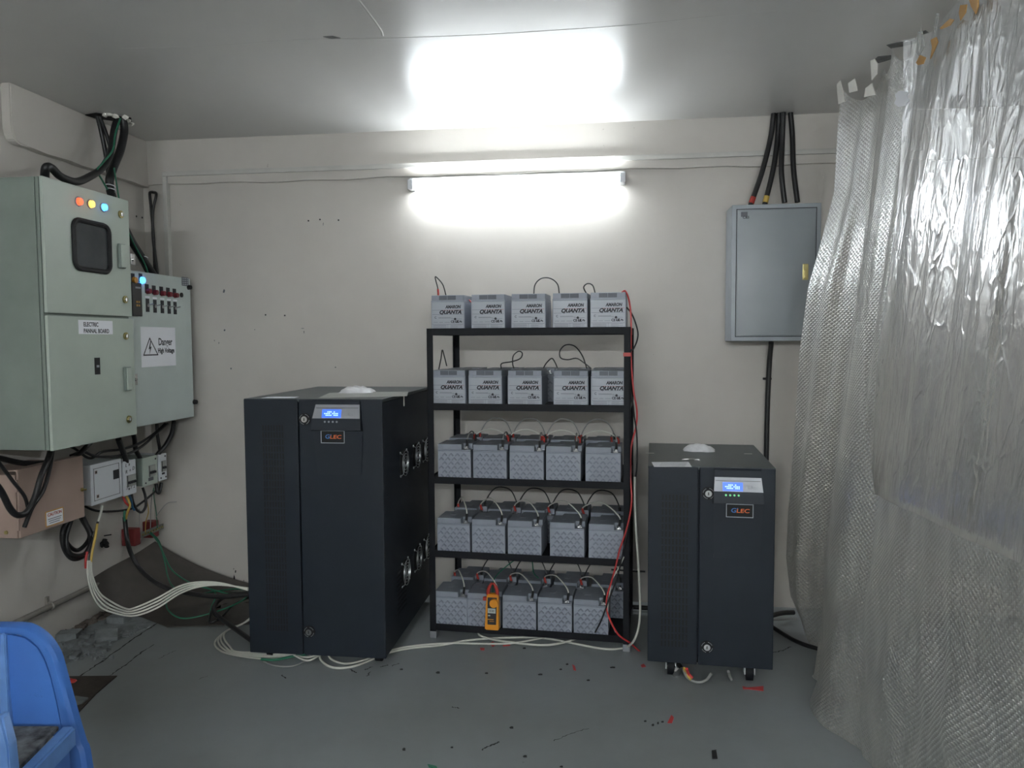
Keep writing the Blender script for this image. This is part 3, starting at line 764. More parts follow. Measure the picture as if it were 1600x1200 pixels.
ups('tall dark blue grey power cabinet left of the battery rack, blue screen lit', U1, 0, W1, .87, .052, zt1, .252,
    (.282, f1(478, 655)[1], f1(485, 987)[1]), (.085, .188, f1(430, 985)[1], f1(430, 662)[1]),
    (.338, .535, zt1-.004, f1(540, 632)[1], f1(540, 653)[1], f1(540, 671)[1], (f1(503, 680)[0], f1(540, 680)[0], f1(520, 692)[1], f1(520, 672)[1]), f1(540, 742)[1]),
    [(.34, .865), (.58, .865), (.78, .865), (.34, .335), (.58, .335), (.78, .335)], [(.06, .10), (W1-.06, .10), (.06, .75), (W1-.06, .75)])
U2 = Vector((.176, 3.182, 0)); rz2 = -math.radians(3.5); W2 = .512
def f2(px, py):
    p = on(px, py, 1, 3.165); return (p.x-U2.x)/math.cos(rz2), p.z
ups('short dark blue grey power cabinet standing right of the battery rack', U2, rz2, W2, .70, .083, .922, .208,
    (f2(1107, 770)[0], f2(1107, 771)[1], f2(1107, 1011)[1]), (f2(1034, 800)[0], f2(1078, 800)[0], f2(1056, 1012)[1], f2(1056, 771)[1]),
    (f2(1116, 760)[0], f2(1188, 760)[0], .918, f2(1150, 745)[1], f2(1150, 766)[1], f2(1150, 784)[1], (f2(1134, 790)[0], f2(1176, 790)[0], f2(1150, 807)[1], f2(1150, 786)[1]), f2(1150, 872)[1]),
    0, [(.10, .08), (W2-.085, .08), (.07, .6), (W2-.07, .6)])
def place_on(px, py, z): return on(px, py, 2, z)
# things lying on the cabinets
def pouch(c, L, Wd, rz, label):
    b = B(); n = 22
    def f(u, v, s):
        x = (u-.5)*L; y = (v-.5)*Wd; e = max(0, 1-(2*abs(u-.5))**2.2)*max(0, 1-(2*abs(v-.5))**2.2)
        return (x+.004*math.sin(v*9), y*(1-.25*abs(2*u-1)**3)+.003*math.sin(u*14), .0015+s*(.028*e**.6+.004*math.sin(u*23+v*17)*e)+(0 if s else 0))
    b.grid(lambda u, v: f(u, v, 1), n, n).grid(lambda u, v: (f(u, v, 0)[0], f(u, v, 0)[1], .0005), n, n)
    bmesh.ops.remove_doubles(b.bm, verts=b.bm.verts, dist=.0012)
    b.bm.transform(Matrix.Translation(c) @ Matrix.Rotation(rz, 4, 'Z'))
    return tag(obj('plastic_pouch', b, 'pouch', None, True), label, 'pouch')
p = place_on(560, 613, zt1); pouch((p.x, p.y-.02, zt1+.0012), .16, .14, .1, 'crumpled white plastic pouch lying on paper on the tall cabinet')
p = place_on(1092, 704, .922); pouch((p.x, p.y, .922), .14, .10, -.15, 'crumpled white plastic pouch lying on the short cabinet')
def sheet(name, pix, z, m, label, cat, th=.0006):
    P = [place_on(x, y, z) for x, y in pix]
    return tag(obj(name, B().prism(P, (0, 0, th)), m), label, cat)
sheet('paper_sheet', ((497, 622), (636, 619), (638, 612), (515, 614)), zt1, 'grey_plastic', 'flat grey plastic sheet under the pouch on the tall cabinet', 'sheet')
sheet('paper_sheet', ((408, 622), (460, 622), (467, 620), (420, 620)), zt1, 'paper', 'thin white sheet near the front left edge of the tall cabinet top', 'sheet')
sheet('paper_label', ((1022, 729.5), (1081, 729.5), (1076, 722), (1018, 722)), .922, 'paper', 'white printed label on the front left of the short cabinet top', 'label', .0005)
b = B()
for k in range(4):
    a = place_on(1030+k, 728-k*1.6, .9228); c = place_on(1070+k, 728-k*1.6, .9228); b.box(a.x, c.x, a.y-.003, a.y+.001, .9227, .9229)
x = obj('print', b, 'ink_soft', bpy.data.objects['paper_label'], world=True)
p = place_on(1082, 719, .922)
k = obj('key', B().ring((p.x-.004, p.y, .9255), (0, 0, 1), .010, .0022, 16, 6).box(p.x-.045, p.x-.012, p.y-.003, p.y+.003, .924, .927, .0006).box(p.x-.045, p.x-.036, p.y-.008, p.y-.002, .924, .927).box(p.x+.005, p.x+.03, p.y-.002, p.y+.002, .924, .927), 'chrome', None, True)
tag(k, 'small silver key lying on the short cabinet beside the label', 'key')
# bright tape marks on the cabinet tops
for (a, c) in (((1009, 708), (1022, 708)), ((1163, 709), (1175, 709))):
    p, q = place_on(*a, .922), place_on(*c, .922)
    obj('edge_tape', B().box(p.x, q.x, p.y-.004, p.y+.004, .922, .9226), 'masking', bpy.data.objects['power_cabinet.001'], world=True)
obj('edge_tape', B().box(W1-.002, W1+.0012, .35, .358, zt1-.06, zt1+.001), 'masking', bpy.data.objects['power_cabinet'])
# block under the front corner of the tall cabinet
p = on(597, 1029, 2, 0)
o = obj('wooden_block', B().box(p.x-.02, p.x+.015, p.y, p.y+.05, 0, .051, .002), 'pink'); tag(o, 'small worn block under the front right corner of the tall cabinet', 'block')

# ------------------------------------------------------------------ grey enclosure on the back wall, right
t = thing('distribution_box', 'closed grey metal distribution box high on the back wall by the curtain', 'electrical box', (.84, YB, 1.437))
xa, xb, za, zb_ = .630, 1.062, 1.437, 2.122; yf = 3.96
obj('body', B().box(xa, xb, yf+.012, YB-.001, za, zb_, .004), 'box_grey_rim', t, world=True)
obj('front_frame', B().box(xa, xb, yf, yf+.012, za, zb_, .003), 'box_grey_rim', t, world=True)
d = obj('door', B().box(xa+.026, xb-.026, yf-.004, yf+.002, za+.026, zb_-.026, .003), 'box_grey', t, world=True)
b = B()
for a in ((xa+.021, xb-.021, za+.021, za+.0245), (xa+.021, xb-.021, zb_-.0245, zb_-.021), (xa+.021, xa+.0245, za+.021, zb_-.021), (xb-.0245, xb-.021, za+.021, zb_-.021)):
    b.box(a[0], a[1], yf-.001, yf+.001, a[2], a[3])
obj('door_gap', b, 'slot', t, world=True)
h = on(1258, 425, 1, yf)
obj('handle', B().box(h.x-.014, h.x+.014, yf-.010, yf-.003, h.z-.04, h.z+.04, .003).box(h.x-.008, h.x+.008, yf-.014, yf-.009, h.z-.032, h.z+.01, .002), 'brass', t, world=True)
h = on(1164, 337, 1, yf)
lp = obj('maker_plate', B().box(h.x-.020, h.x+.012, yf-.0055, yf-.003, h.z-.006, h.z+.018, .0008), 'ink_soft', t, world=True)
b = B(); add_text(b, 'C&S', .018, FY(Vector((h.x+.004, yf-.0058, h.z-.010))), bold=.0003); obj('print', b, 'ink', lp, world=True)
def path(L): return [on(*q) for q in L]
def cable(L, r, m, label, group=None, name='cable', n=10, boots=()):
    P = [q if isinstance(q, Vector) else on(*q) for q in L]
    o = obj(name, B().tube(P, r, n, smooth=7), m, None, True); tag(o, label, 'cable', group)
    for (L2, r2, m2) in boots:
        x = obj('sleeve', B().tube([on(*q) for q in L2], r2, n, smooth=2), m2, o, True)
        x.data.transform(Matrix.Translation(-o.location)); x['label'] = m2.replace('wire', '')+' sleeve'
    return o
Y4 = 4.09
for i, (L, col, lab) in enumerate((
    (((1209, 176, 1, Y4), (1204, 215, 1, Y4), (1191, 268, 1, 4.06), (1173, 320, 1, 4.04)), 'red', 'leftmost'),
    (((1217, 176, 1, Y4), (1215, 215, 1, Y4), (1208, 265, 1, 4.06), (1195, 319, 1, 4.04)), 'yellowwire', 'second from left'),
    (((1224, 176, 1, Y4-.02), (1222, 225, 1, Y4-.02), (1221, 270, 1, 4.04), (1226, 317, 1, 4.04)), None, 'third from left'),
    (((1235, 176, 1, Y4), (1238, 210, 1, Y4), (1240, 265, 1, 4.06), (1246, 316, 1, 4.04)), None, 'rightmost'))):
    o = cable(L, .0135, 'blackwire', f'thick black cable from the ceiling into the grey box, {lab} of four', 'thick black cables above the grey box')
    if col:
        a, c = path(L)[-1], catmull(path(L), 7)[-3]
        x = obj('colour_band', B().tube([a.lerp(c, .15), a.lerp(c, .8)], .0145, 10, smooth=0), col, o, True, world=False)
        x.data.transform(Matrix.Translation(-o.location)); x['label'] = ('red' if col == 'red' else 'yellow')+' band'
cable(((1205, 534, 1, 4.09), (1202, 570, 1, 4.12), (1199, 640, 1, 4.125), (1197, 730, 1, 4.125), (1195, 830, 1, 4.12), (1195, 900, 1, 4.10)), .0135, 'blackwire', 'thick black cable dropping from the grey box behind the short cabinet')
c = on(1200, 592, 1, 4.12)
o = obj('cable_clip', B().box(c.x-.022, c.x+.022, YB-.018, YB-.001, c.z-.006, c.z+.006, .002), 'slot'); tag(o, 'small black clip on the cable below the grey box', 'clip')

# ------------------------------------------------------------------ left wall: tall two-door panel board
XP = -2.22
def lp_(px, py, X=XP): return on(px, py, 0, X)
t = thing('panel_board', 'large pale green two-door electric panel board on the left wall', 'electrical panel', (XL, 3.05, 1.0))
y0p, y1p = lp_(74, 500).y-.0, lp_(207, 500).y; zA, zB = 1.012, 2.108
zs = (lp_(71, 492).z+lp_(207, 495).z)/2
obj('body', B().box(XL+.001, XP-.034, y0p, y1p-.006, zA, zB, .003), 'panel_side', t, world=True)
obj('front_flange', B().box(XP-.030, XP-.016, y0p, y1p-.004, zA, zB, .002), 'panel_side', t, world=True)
du = obj('door', B().box(XP-.014, XP, y0p+.002, y1p, zs+.005, zB+.002, .003), 'panel', t, world=True)
dl = obj('door', B().box(XP-.014, XP, y0p+.002, y1p+.006, zA-.002, zs-.006, .003), 'panel', t, world=True)
du['label'] = 'upper door with lamps and window'; dl['label'] = 'lower door with paper label'
for (x, y), m1, m2, nm in (((122, 315), 'lamp_red', 'lamp_core', 'red'), ((141, 319), 'lamp_amber', 'lamp_core', 'amber'), ((161, 324), 'lamp_blue', 'lamp_core_blue', 'blue')):
    c = lp_(x, y); L = obj('indicator_lamp', B().cyl(c, c+Vector((.014, 0, 0)), .0165, .014, 20), m1, t, True, world=True); L['label'] = nm+' lit lamp'
    obj('bezel', B().ring(c+Vector((.002, 0, 0)), (1, 0, 0), .018, .003, 24, 6), 'silver', L, True, world=True)
# window with rubber gasket
q = [lp_(*a) for a in ((113, 344), (168, 352), (171, 425), (116, 420))]
ya, yb2 = (q[0].y+q[3].y)/2, (q[1].y+q[2].y)/2; zz0, zz1 = (q[2].z+q[3].z)/2, (q[0].z+q[1].z)/2
def rrect(y0, y1, z0, z1, r, x, n=6):
    P = []
    for cy, cz, a0 in ((y1-r, z1-r, 0), (y0+r, z1-r, 90), (y0+r, z0+r, 180), (y1-r, z0+r, 270)):
        for k in range(n+1):
            a = math.radians(a0+90*k/n); P.append(Vector((x, cy+r*math.cos(a), cz+r*math.sin(a))))
    return P
g = obj('window_gasket', B().tube(rrect(ya, yb2, zz0, zz1, .035, XP+.004), .011, 8, closed=True, smooth=0), 'slot', du, True, world=True)
obj('window_pane', B().prism(rrect(ya, yb2, zz0, zz1, .035, XP-.001), (.004, 0, 0)), 'glass', du, world=True)
def onpanel(name, b, m, parent, smooth=False):
    """world-coordinate mesh made a sub-part (thing > part > sub-part)"""
    root = parent
    M4 = Matrix.Identity(4)
    while root: M4 = (Matrix.Translation(root.location) @ root.rotation_euler.to_matrix().to_4x4()) @ M4; root = root.parent
    o = obj(name, b, m, parent, smooth); o.data.transform(M4.inverted()); return o
for x, y, dr in ((188, 335, du), (195, 468, du), (196, 525, dl), (201, 655, dl)):
    c = lp_(x, y); k = onpanel('lock', B().cyl(c, c+Vector((.006, 0, 0)), .017, n=24), 'brass', dr, True)
    c2 = c+Vector((.006, 0, 0)); onp_ = B().cyl(c2, c2+Vector((.004, 0, 0)), .010, n=20).box(c2.x+.004, c2.x+.006, c2.y-.002, c2.y+.002, c2.z-.007, c2.z+.007)
    onpanel('lock_core', onp_, 'chrome', dr, True)
for x, y, dr in ((187, 400, du), (196, 592, dl)):
    c = lp_(x, y)
    onpanel('handle', B().box(XP, XP+.014, c.y-.016, c.y+.026, c.z-.056, c.z+.056, .004), 'panel_side', dr)
    onpanel('handle', B().box(XP+.012, XP+.018, c.y-.010, c.y+.024, c.z-.052, c.z+.052, .003), 'panel', dr)
c = lp_(152, 572); onpanel('switch_slot', B().box(XP-.002, XP+.001, c.y-.018, c.y+.018, c.z-.037, c.z+.037), 'slot', dl)
onpanel('toggle', B().box(XP, XP+.006, c.y-.006, c.y+.006, c.z-.006, c.z+.004, .001), 'silver', dl)
for x, y in ((208, 405), (212, 593)):
    c = lp_(x, y); onpanel('latch', B().box(XP-.012, XP-.004, c.y-.01, c.y+.022, c.z-.026, c.z+.026, .002).cyl((XP-.004, c.y+.008, c.z), (XP+.001, c.y+.008, c.z), .008, n=12), 'chrome', t)
a, c = lp_(122, 499), lp_(176, 521)
s_ = onpanel('paper_sign', B().box(XP+.0002, XP+.0012, a.y, c.y, c.z-.004, a.z-.002), 'paper', dl)
b = B(); add_text(b, 'ELECTRIC', .026, FX(Vector((XP+.0013, a.y+.030, a.z-.021))), sx=.85, bold=.0005, align='LEFT'); add_text(b, 'PANNAL BOARD', .026, FX(Vector((XP+.0013, a.y+.030, a.z-.049))), sx=.85, bold=.0005, align='LEFT')
onpanel('sign_text', b, 'ink', dl)

# second panel, nearer the corner
XQ = -2.36
t = thing('control_panel', 'pale grey control panel with danger notice and red lamps, near the corner', 'electrical panel', (XL, 3.8, 1.0))
ya, yb3, z0, z1 = 3.43, 4.085, 1.018, 1.808
obj('body', B().box(XL+.001, XQ-.018, ya+.006, yb3-.006, z0+.004, z1-.004, .003), 'panel_side', t, world=True)
dq = obj('door', B().box(XQ-.016, XQ, ya, yb3, z0, z1, .003), 'panel2', t, world=True)
def q_(px, py): return on(px, py, 0, XQ)
for (x, y), mm, nm in (((209, 438), 'amber_off', 'amber'), ((221, 438), 'lamp_blue', 'blue lit')):
    c = q_(x, y); onpanel('lamp_plate', B().box(XQ, XQ+.002, c.y-.022, c.y+.006, c.z-.012, c.z+.034), 'ink', t)
    L = onpanel('indicator_lamp', B().cyl(c, c+Vector((.014, 0, 0)), .0185, .015, 20), mm, t, True); L['label'] = nm+' lamp'
for x, y in ((230, 455), (241, 457), (252.5, 458.5), (263, 460), (273, 461.5)):
    c = q_(x, y); onpanel('lamp_plate', B().box(XQ, XQ+.002, c.y-.020, c.y+.012, c.z-.010, c.z+.036), 'ink', t)
    L = onpanel('indicator_lamp', B().cyl(c, c+Vector((.020, 0, 0)), .0155, .0125, 18), 'red_off', t, True); L['label'] = 'dark red lamp'
for x, y in ((230.5, 477), (242, 478.5), (253.5, 479.5), (264, 480.5), (273.5, 481.5)):
    c = q_(x, y); sw = onpanel('toggle_switch', B().box(XQ, XQ+.003, c.y-.015, c.y+.012, c.z-.034, c.z+.034), 'ink', t)
    onpanel('lever', B().cyl((XQ, c.y, c.z), (XQ+.026, c.y+.012, c.z+.008), .0035, n=8).cyl((XQ, c.y, c.z), (XQ+.005, c.y, c.z), .009, n=14), 'chrome', t, True)
    onpanel('label_strip', B().box(XQ, XQ+.001, c.y-.018, c.y+.02, c.z+.038, c.z+.047), 'paper', t)
c = q_(213, 468); onpanel('meter', B().box(XQ, XQ+.010, c.y-.045, c.y+.034, c.z-.085, c.z+.085, .004), 'meter_grey', t)
b = B()
for dy in (-.012, .006):
    for dz in (-.03, -.012): b.box(XQ+.010, XQ+.012, c.y+dy-.006, c.y+dy+.006, c.z+dz-.005, c.z+dz+.005)
onpanel('meter_button', b, 'tape', t)
onpanel('meter_display', B().box(XQ+.010, XQ+.011, c.y-.02, c.y+.022, c.z+.055, c.z+.064), 'silver', t)
c = q_(283, 461); onpanel('round_button', B().cyl(c, c+Vector((.006, 0, 0)), .013, n=18), 'slot', t, True)
for x, y in ((294, 449), (303, 628)):
    c = q_(x, y); onpanel('door_knob', B().cyl(c, c+Vector((.018, 0, 0)), .014, .012, 14), 'slot', t, True)
c = q_(288.5, 440); onpanel('data_plate', B().box(XQ, XQ+.0015, c.y-.030, c.y+.038, c.z-.024, c.z+.024), 'ink_soft', t)
b = B()
for r in range(4):
    for k in range(3): b.box(XQ+.0015, XQ+.002, c.y-.026+k*.022, c.y-.010+k*.022, c.z-.019+r*.011, c.z-.013+r*.011)
onpanel('data_print', b, 'label', t)
a, c = q_(219, 508), q_(273, 512); d_ = q_(274, 571)
wa, wb_ = a.y, c.y; zt_, zb2 = (a.z+c.z)/2-.004, d_.z
o = onpanel('danger_notice', B().box(XQ+.0002, XQ+.0014, wa, wb_, zb2, zt_), 'paper', t)
wN = wb_-wa; hN = zt_-zb2; X_ = XQ+.0016
tri = [(wa+wN*.06, zb2+hN*.30), (wa+wN*.46, zb2+hN*.30), (wa+wN*.24, zb2+hN*.72)]
b = B(); V = [Vector((X_, y, z)) for y, z in tri]
for i in range(3):
    p, q = V[i], V[(i+1) % 3]; d = (q-p).normalized(); nn = Vector((0, -d.z, d.y)); 
    b.prism([p-nn*.003-d*.002, q-nn*.003+d*.002, q+nn*.003+d*.002, p+nn*.003-d*.002], (.0004, 0, 0))
cx, cz = wa+wN*.245, zb2+hN*.47
bolt = [(y*.72, z*.62) for y, z in ((.006, .062), (-.018, -.010), (-.002, -.004), (-.010, -.050), (.018, .014), (.002, .010), (.014, .060))]
b.prism([Vector((X_, cx+y, cz+z)) for y, z in bolt], (.0004, 0, 0))
add_text(b, 'Danger', .054, FX(Vector((X_, wa+wN*.69, zb2+hN*.62))), sx=.80, bold=.0010)
add_text(b, 'High Voltage', .036, FX(Vector((X_, wa+wN*.71, zb2+hN*.40))), sx=.82, bold=.0010)
onpanel('notice_print', b, 'ink', t)
c = q_(301, 660); 

# pinkish box below the panel board
XK = -2.40
t = thing('cable_box', 'pinkish beige metal cable box with caution label under the panel board', 'electrical box', (XL, 3.0, .65))
ya, yb4 = on(28, 760, 0, XK).y, on(131, 760, 0, XK).y; z0, z1 = .640, .925
obj('body', B().box(XL+.001, XK-.012, ya, yb4-.003, z0, z1-.02, .003), 'pink', t, world=True)
obj('lid', B().box(XK-.010, XK, ya+.003, yb4, z0+.001, z1+.002, .003).box(XK-.05, XK-.010, ya+.003, yb4, z1-.006, z1, .001), 'pink', t, world=True)
b = B()
for zc in (.70, .86): b.cyl((XK-.004, ya-.003, zc-.025), (XK-.004, ya-.003, zc+.025), .005, n=10)
obj('hinge', b, 'pink', t, True, world=True)
c = on(10, 832, 1, ya); obj('screw', B().cyl((c.x, ya-.004, c.z), (c.x, ya, c.z), .008, n=14), 'brass', t, True, world=True)
c = on(128, 765, 0, XK); obj('lock_pin', B().cyl(c, c+Vector((.02, .003, 0)), .004, n=8).cyl(c, c+Vector((.004, 0, 0)), .009, n=10), 'brass', t, True, world=True)
a, c = on(71, 808, 0, XK), on(97, 824, 0, XK); zc = z0+.045
cl = obj('caution_label', B().box(XK, XK+.0012, a.y-.001, a.y+.108, zc-.034, zc+.034), 'tape', t, world=True)
onpanel('label_face', B().box(XK+.001, XK+.0016, a.y+.004, a.y+.103, zc-.029, zc+.029), 'paper', t)
b = B(); add_text(b, 'CAUTION', .019, FX(Vector((XK+.0017, a.y+.054, zc+.016))), bold=.0005); onpanel('label_heading', b, 'ink_red', t)
b = B()
for k in range(3): b.box(XK+.0016, XK+.0019, a.y+.012+k*.004, a.y+.095-k*.006, zc-.004-k*.009, zc-.001-k*.009)
onpanel('label_lines', b, 'ink_soft', t)

# small switch boxes
def ybox(name, label, cat, y0, y1, z0, z1, X, m, mb, d0=XL+.001):
    t = thing(name, label, cat, (XL, (y0+y1)/2, z0))
    obj('body', B().box(d0, X-.008, y0+.003, y1-.003, z0+.002, z1-.002, .004), mb, t, world=True)
    obj('cover', B().box(X-.010, X, y0, y1, z0, z1, .005), m, t, world=True); return t
XD = -2.47
def d_(px, py, X=XD): return on(px, py, 0, X)
def span(a, b_, zt, zb): return d_(*a).y, d_(*b_).y, zb, zt
y0, y1 = d_(142, 750).y, d_(190.5, 745).y; z0, z1 = .655, .855
t = ybox('consumer_unit', 'white distribution board with a small black window, right of the beige box', 'electrical box', y0, y1, z0, z1, XD, 'white_plastic', 'white_plastic')
b = B(); 
for a in ((y0+.02, y1-.02, z1-.023, z1-.021), (y0+.02, y1-.02, z0+.021, z0+.023), (y0+.02, y0+.022, z0+.02, z1-.02), (y1-.022, y1-.02, z0+.02, z1-.02)): b.box(XD-.001, XD+.001, *a)
onpanel('door_line', b, 'ink', t)
c = d_(181, 741); onpanel('window', B().box(XD, XD+.002, c.y-.020, c.y+.022, c.z-.023, c.z+.023), 'ink', t)
for yy, zz in ((y0+.038, z1-.04), (y0+.045, z0+.04)): onpanel('maker_mark', B().box(XD, XD+.0015, yy-.008, yy+.008, zz-.008, zz+.008), 'pink', t); onpanel('maker_mark', B().box(XD+.001, XD+.002, yy-.005, yy+.005, zz-.005, zz+.005), 'ink', t)
def breakers(t, X, yc, zc, n, w_=.014):
    b = B().box(X, X+.004, yc-n*w_/2-.005, yc+n*w_/2+.004, zc-.03, zc+.03); onpanel('breaker_block', b, 'grey_plastic', t)
    onpanel('breaker_slot', B().box(X+.003, X+.005, yc-n*w_/2-.004, yc-n*w_/2+.001, zc-.03, zc+.03).box(X+.003, X+.0055, yc-n*w_/2, yc+n*w_/2, zc-.014, zc-.001), 'ink', t)
    for k in range(n):
        yy = yc-n*w_/2+w_*(k+.5)
        onpanel('breaker_lever', B().box(X+.003, X+.014, yy-.004, yy+.004, zc-.014, zc-.003, .001), 'ink', t)
y0, y1 = d_(193, 745).y, d_(213, 745).y
t = ybox('breaker_box', 'white breaker box covered in handwriting, right of the white board', 'electrical box', y0, y1, .650, .832, XD, 'white_plastic', 'white_plastic')
breakers(t, XD, (y0+y1)/2+.008, .725, 4, .016)
b = B()
for k, (yy, zz, s_) in enumerate(((-.03, .81, 'L'), (-.005, .812, 'n'), (-.03, .775, 'R'), (.0, .778, '+'), (.03, .785, 'D'), (-.03, .69, '7'), (-.012, .685, 'w'), (.008, .688, 'f'), (.03, .69, '2'))):
    add_text(b, s_, .026, FX(Vector((XD+.0008, (y0+y1)/2+yy, zz))), shear=.2)
onpanel('handwriting', b, 'ink', t)
y0, y1 = d_(224, 740).y, d_(246.5, 740).y
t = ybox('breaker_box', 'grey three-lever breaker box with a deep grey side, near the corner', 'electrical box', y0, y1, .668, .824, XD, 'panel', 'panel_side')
breakers(t, XD, (y0+y1)/2+.012, .745, 3, .017)
onpanel('rating_plate', B().box(XD, XD+.0015, (y0+y1)/2-.022, (y0+y1)/2+.022, .692, .710), 'ink_soft', t)
for yy, zz in ((y1-.018, .805), (y0+.018, .686)): onpanel('cover_screw', B().cyl((XD, yy, zz), (XD+.002, yy, zz), .005, n=10), 'ink', t)
y0, y1 = d_(248.5, 735).y, d_(261, 735).y
t = ybox('breaker_box', 'narrow white two-lever breaker box closest to the corner', 'electrical box', y0, y1, .672, .822, XD, 'white_plastic', 'white_plastic')
breakers(t, XD, (y0+y1)/2+.004, .752, 2, .016)
for yy, zz in ((y1-.016, .806), (y0+.016, .688), (y1-.014, .688)): onpanel('cover_screw', B().cyl((XD, yy, zz), (XD+.002, yy, zz), .005, n=10), 'ink', t)
onpanel('rating_plate', B().box(XD, XD+.0015, (y0+y1)/2-.012, (y0+y1)/2+.014, .705, .716), 'ink', t)

# earth busbar on two red insulators
XE = -2.60
t = thing('earth_busbar', 'galvanised earth busbar on two red insulator blocks near the corner', 'busbar', (XL, 3.95, .36))
a, c = on(218, 837, 0, XE), on(255, 822, 0, XE)
za = a.z
bb = B().box(XE, XE+.006, a.y, min(c.y, 4.12), za-.016, za+.016)
obj('bar', bb, 'zinc', t, world=True)
for k in range(8):
    yy = a.y+.02+k*(min(c.y, 4.12)-a.y-.04)/7
    onpanel('bolt', B().cyl((XE+.006, yy, za), (XE+.013, yy, za), .006, n=6), 'brass', t)
i0 = on(212, 834, 0, XE).y
obj('insulator', B().box(XL+.001, XE+.012, i0-.026, i0+.026, za-.045, za+.050, .005), 'insul', t, world=True)
i1 = on(250, 815, 0, XE).y
obj('insulator', B().box(XL+.001, XE-.004, min(i1, 4.06)-.03, min(i1, 4.06)+.03, za-.05, za+.045, .005), 'insul', t, world=True)
c = on(157, 851, 0, XL)
o = obj('broken_fitting', B().blob((XL+.02, c.y, c.z+.01), .02, .018, .022, .4, 2).blob((XL+.02, c.y+.02, c.z-.01), .012, .014, .012, .4, 2).cyl((XL, c.y+.03, c.z+.04), (XL+.03, c.y+.05, c.z+.042), .003, n=8), 'slot'); tag(o, 'broken black fitting with a nail on the left wall above the pipe', 'fitting')

# ------------------------------------------------------------------ cables round the wall panels
G1 = 'black cables above the panel boards'
hx = on(185, 184, 2, ZC-.002)
o = obj('ceiling_hole_cover', B().prism([on(133, 179, 2, ZC), on(150, 176, 2, ZC), on(205, 184, 2, ZC), on(206, 190, 2, ZC), on(190, 190, 2, ZC), on(150, 184, 2, ZC)], (0, 0, -.004)), 'slot'); tag(o, 'dark rough hole in the ceiling where the cables come down', 'hole')
b = B()
for x, y in ((164, 180), (172, 179), (180, 181), (196, 183), (200, 188), (205, 193)):
    p = on(x, y, 2, ZC-.01); b.blob(p, .018, .018, .012, .35, 1)
tag(obj('plaster_lumps', b, 'masking'), 'white plaster lumps round the cable hole in the ceiling', 'plaster')['kind'] = 'stuff'
cable(((152, 181, 0, -2.56), (158, 205, 0, -2.56), (165, 240, 0, -2.55), (170, 275, 0, -2.54), (172, 300, 0, -2.53), (190, 350, 0, -2.52), (232, 428, 0, -2.48)), .011, 'blackwire', 'thinner black cable from the left end of the ceiling hole to the control panel', G1)
cable(((155, 181, 0, -2.55), (168, 215, 0, -2.54), (174, 245, 0, -2.53), (172, 275, 0, -2.52), (175, 305, 0, -2.51), (198, 362, 0, -2.50), (236, 428, 0, -2.46)), .010, 'blackwire', 'black cable crossing to the right from the left end of the ceiling hole', G1)
cable(((192, 183, 0, -2.47), (194, 205, 0, -2.47), (188, 235, 0, -2.47), (177, 262, 0, -2.47), (171, 285, 0, -2.47), (178, 315, 0, -2.48), (203, 372, 0, -2.47), (240, 430, 0, -2.45)), .020, 'blackwire', 'thickest black cable bundle from the ceiling hole down to the control panel', G1)
cable(((184, 184, 0, -2.49), (178, 205, 0, -2.49), (172, 240, 0, -2.47), (160, 262, 0, -2.43), (140, 276, 0, -2.38), (118, 284, 0, -2.33), (95, 276, 0, -2.30), (80, 262, 0, -2.28), (72, 262, 0, -2.28), (70, 276, 0, -2.30), (72, 290, 0, -2.32)), .017, 'blackwire', 'thick dark cable looping over the top of the panel board', G1)
cable(((188, 185, 0, -2.44), (180, 210, 0, -2.44), (176, 235, 0, -2.43), (160, 255, 0, -2.41), (152, 266, 0, -2.40), (160, 282, 0, -2.44), (168, 296, 0, -2.45)), .0045, 'greenwire', 'green wire wrapped round the cable bundle under the ceiling hole')
cable(((178, 262, 0, -2.44), (190, 330, 0, -2.44), (205, 372, 0, -2.44), (224, 408, 0, -2.43), (232, 428, 0, -2.43)), .004, 'greenwire', 'green wire running beside the bundle down to the control panel')
for x, y, r_ in ((172, 291, .024), (173, 297, .024), (222, 402, .028)):
    p = on(x, y, 0, -2.465); o = obj('cable_tie', B().ring(p, (0, .25, 1), r_, .0025, 20, 5), 'paper', None, True); tag(o, {291: 'upper white cable tie on the bundle beside the panel board', 297: 'lower white cable tie on the bundle beside the panel board', 402: 'white cable tie on the bundle just above the control panel'}[y], 'cable tie')
cable(((237, 300, 1, 4.14), (234, 303, 1, 4.10), (236, 325, 1, 4.10), (240, 370, 1, 4.09), (241, 400, 1, 4.08), (242, 428, 1, 4.06)), .008, 'blackwire', 'left one of two black cables from a wall hole in the corner')
cable(((238, 300, 1, 4.14), (244, 304, 1, 4.10), (239, 330, 1, 4.09), (239, 370, 1, 4.08), (243, 405, 1, 4.07), (246, 428, 1, 4.06)), .008, 'blackwire', 'right one of two black cables from a wall hole in the corner')
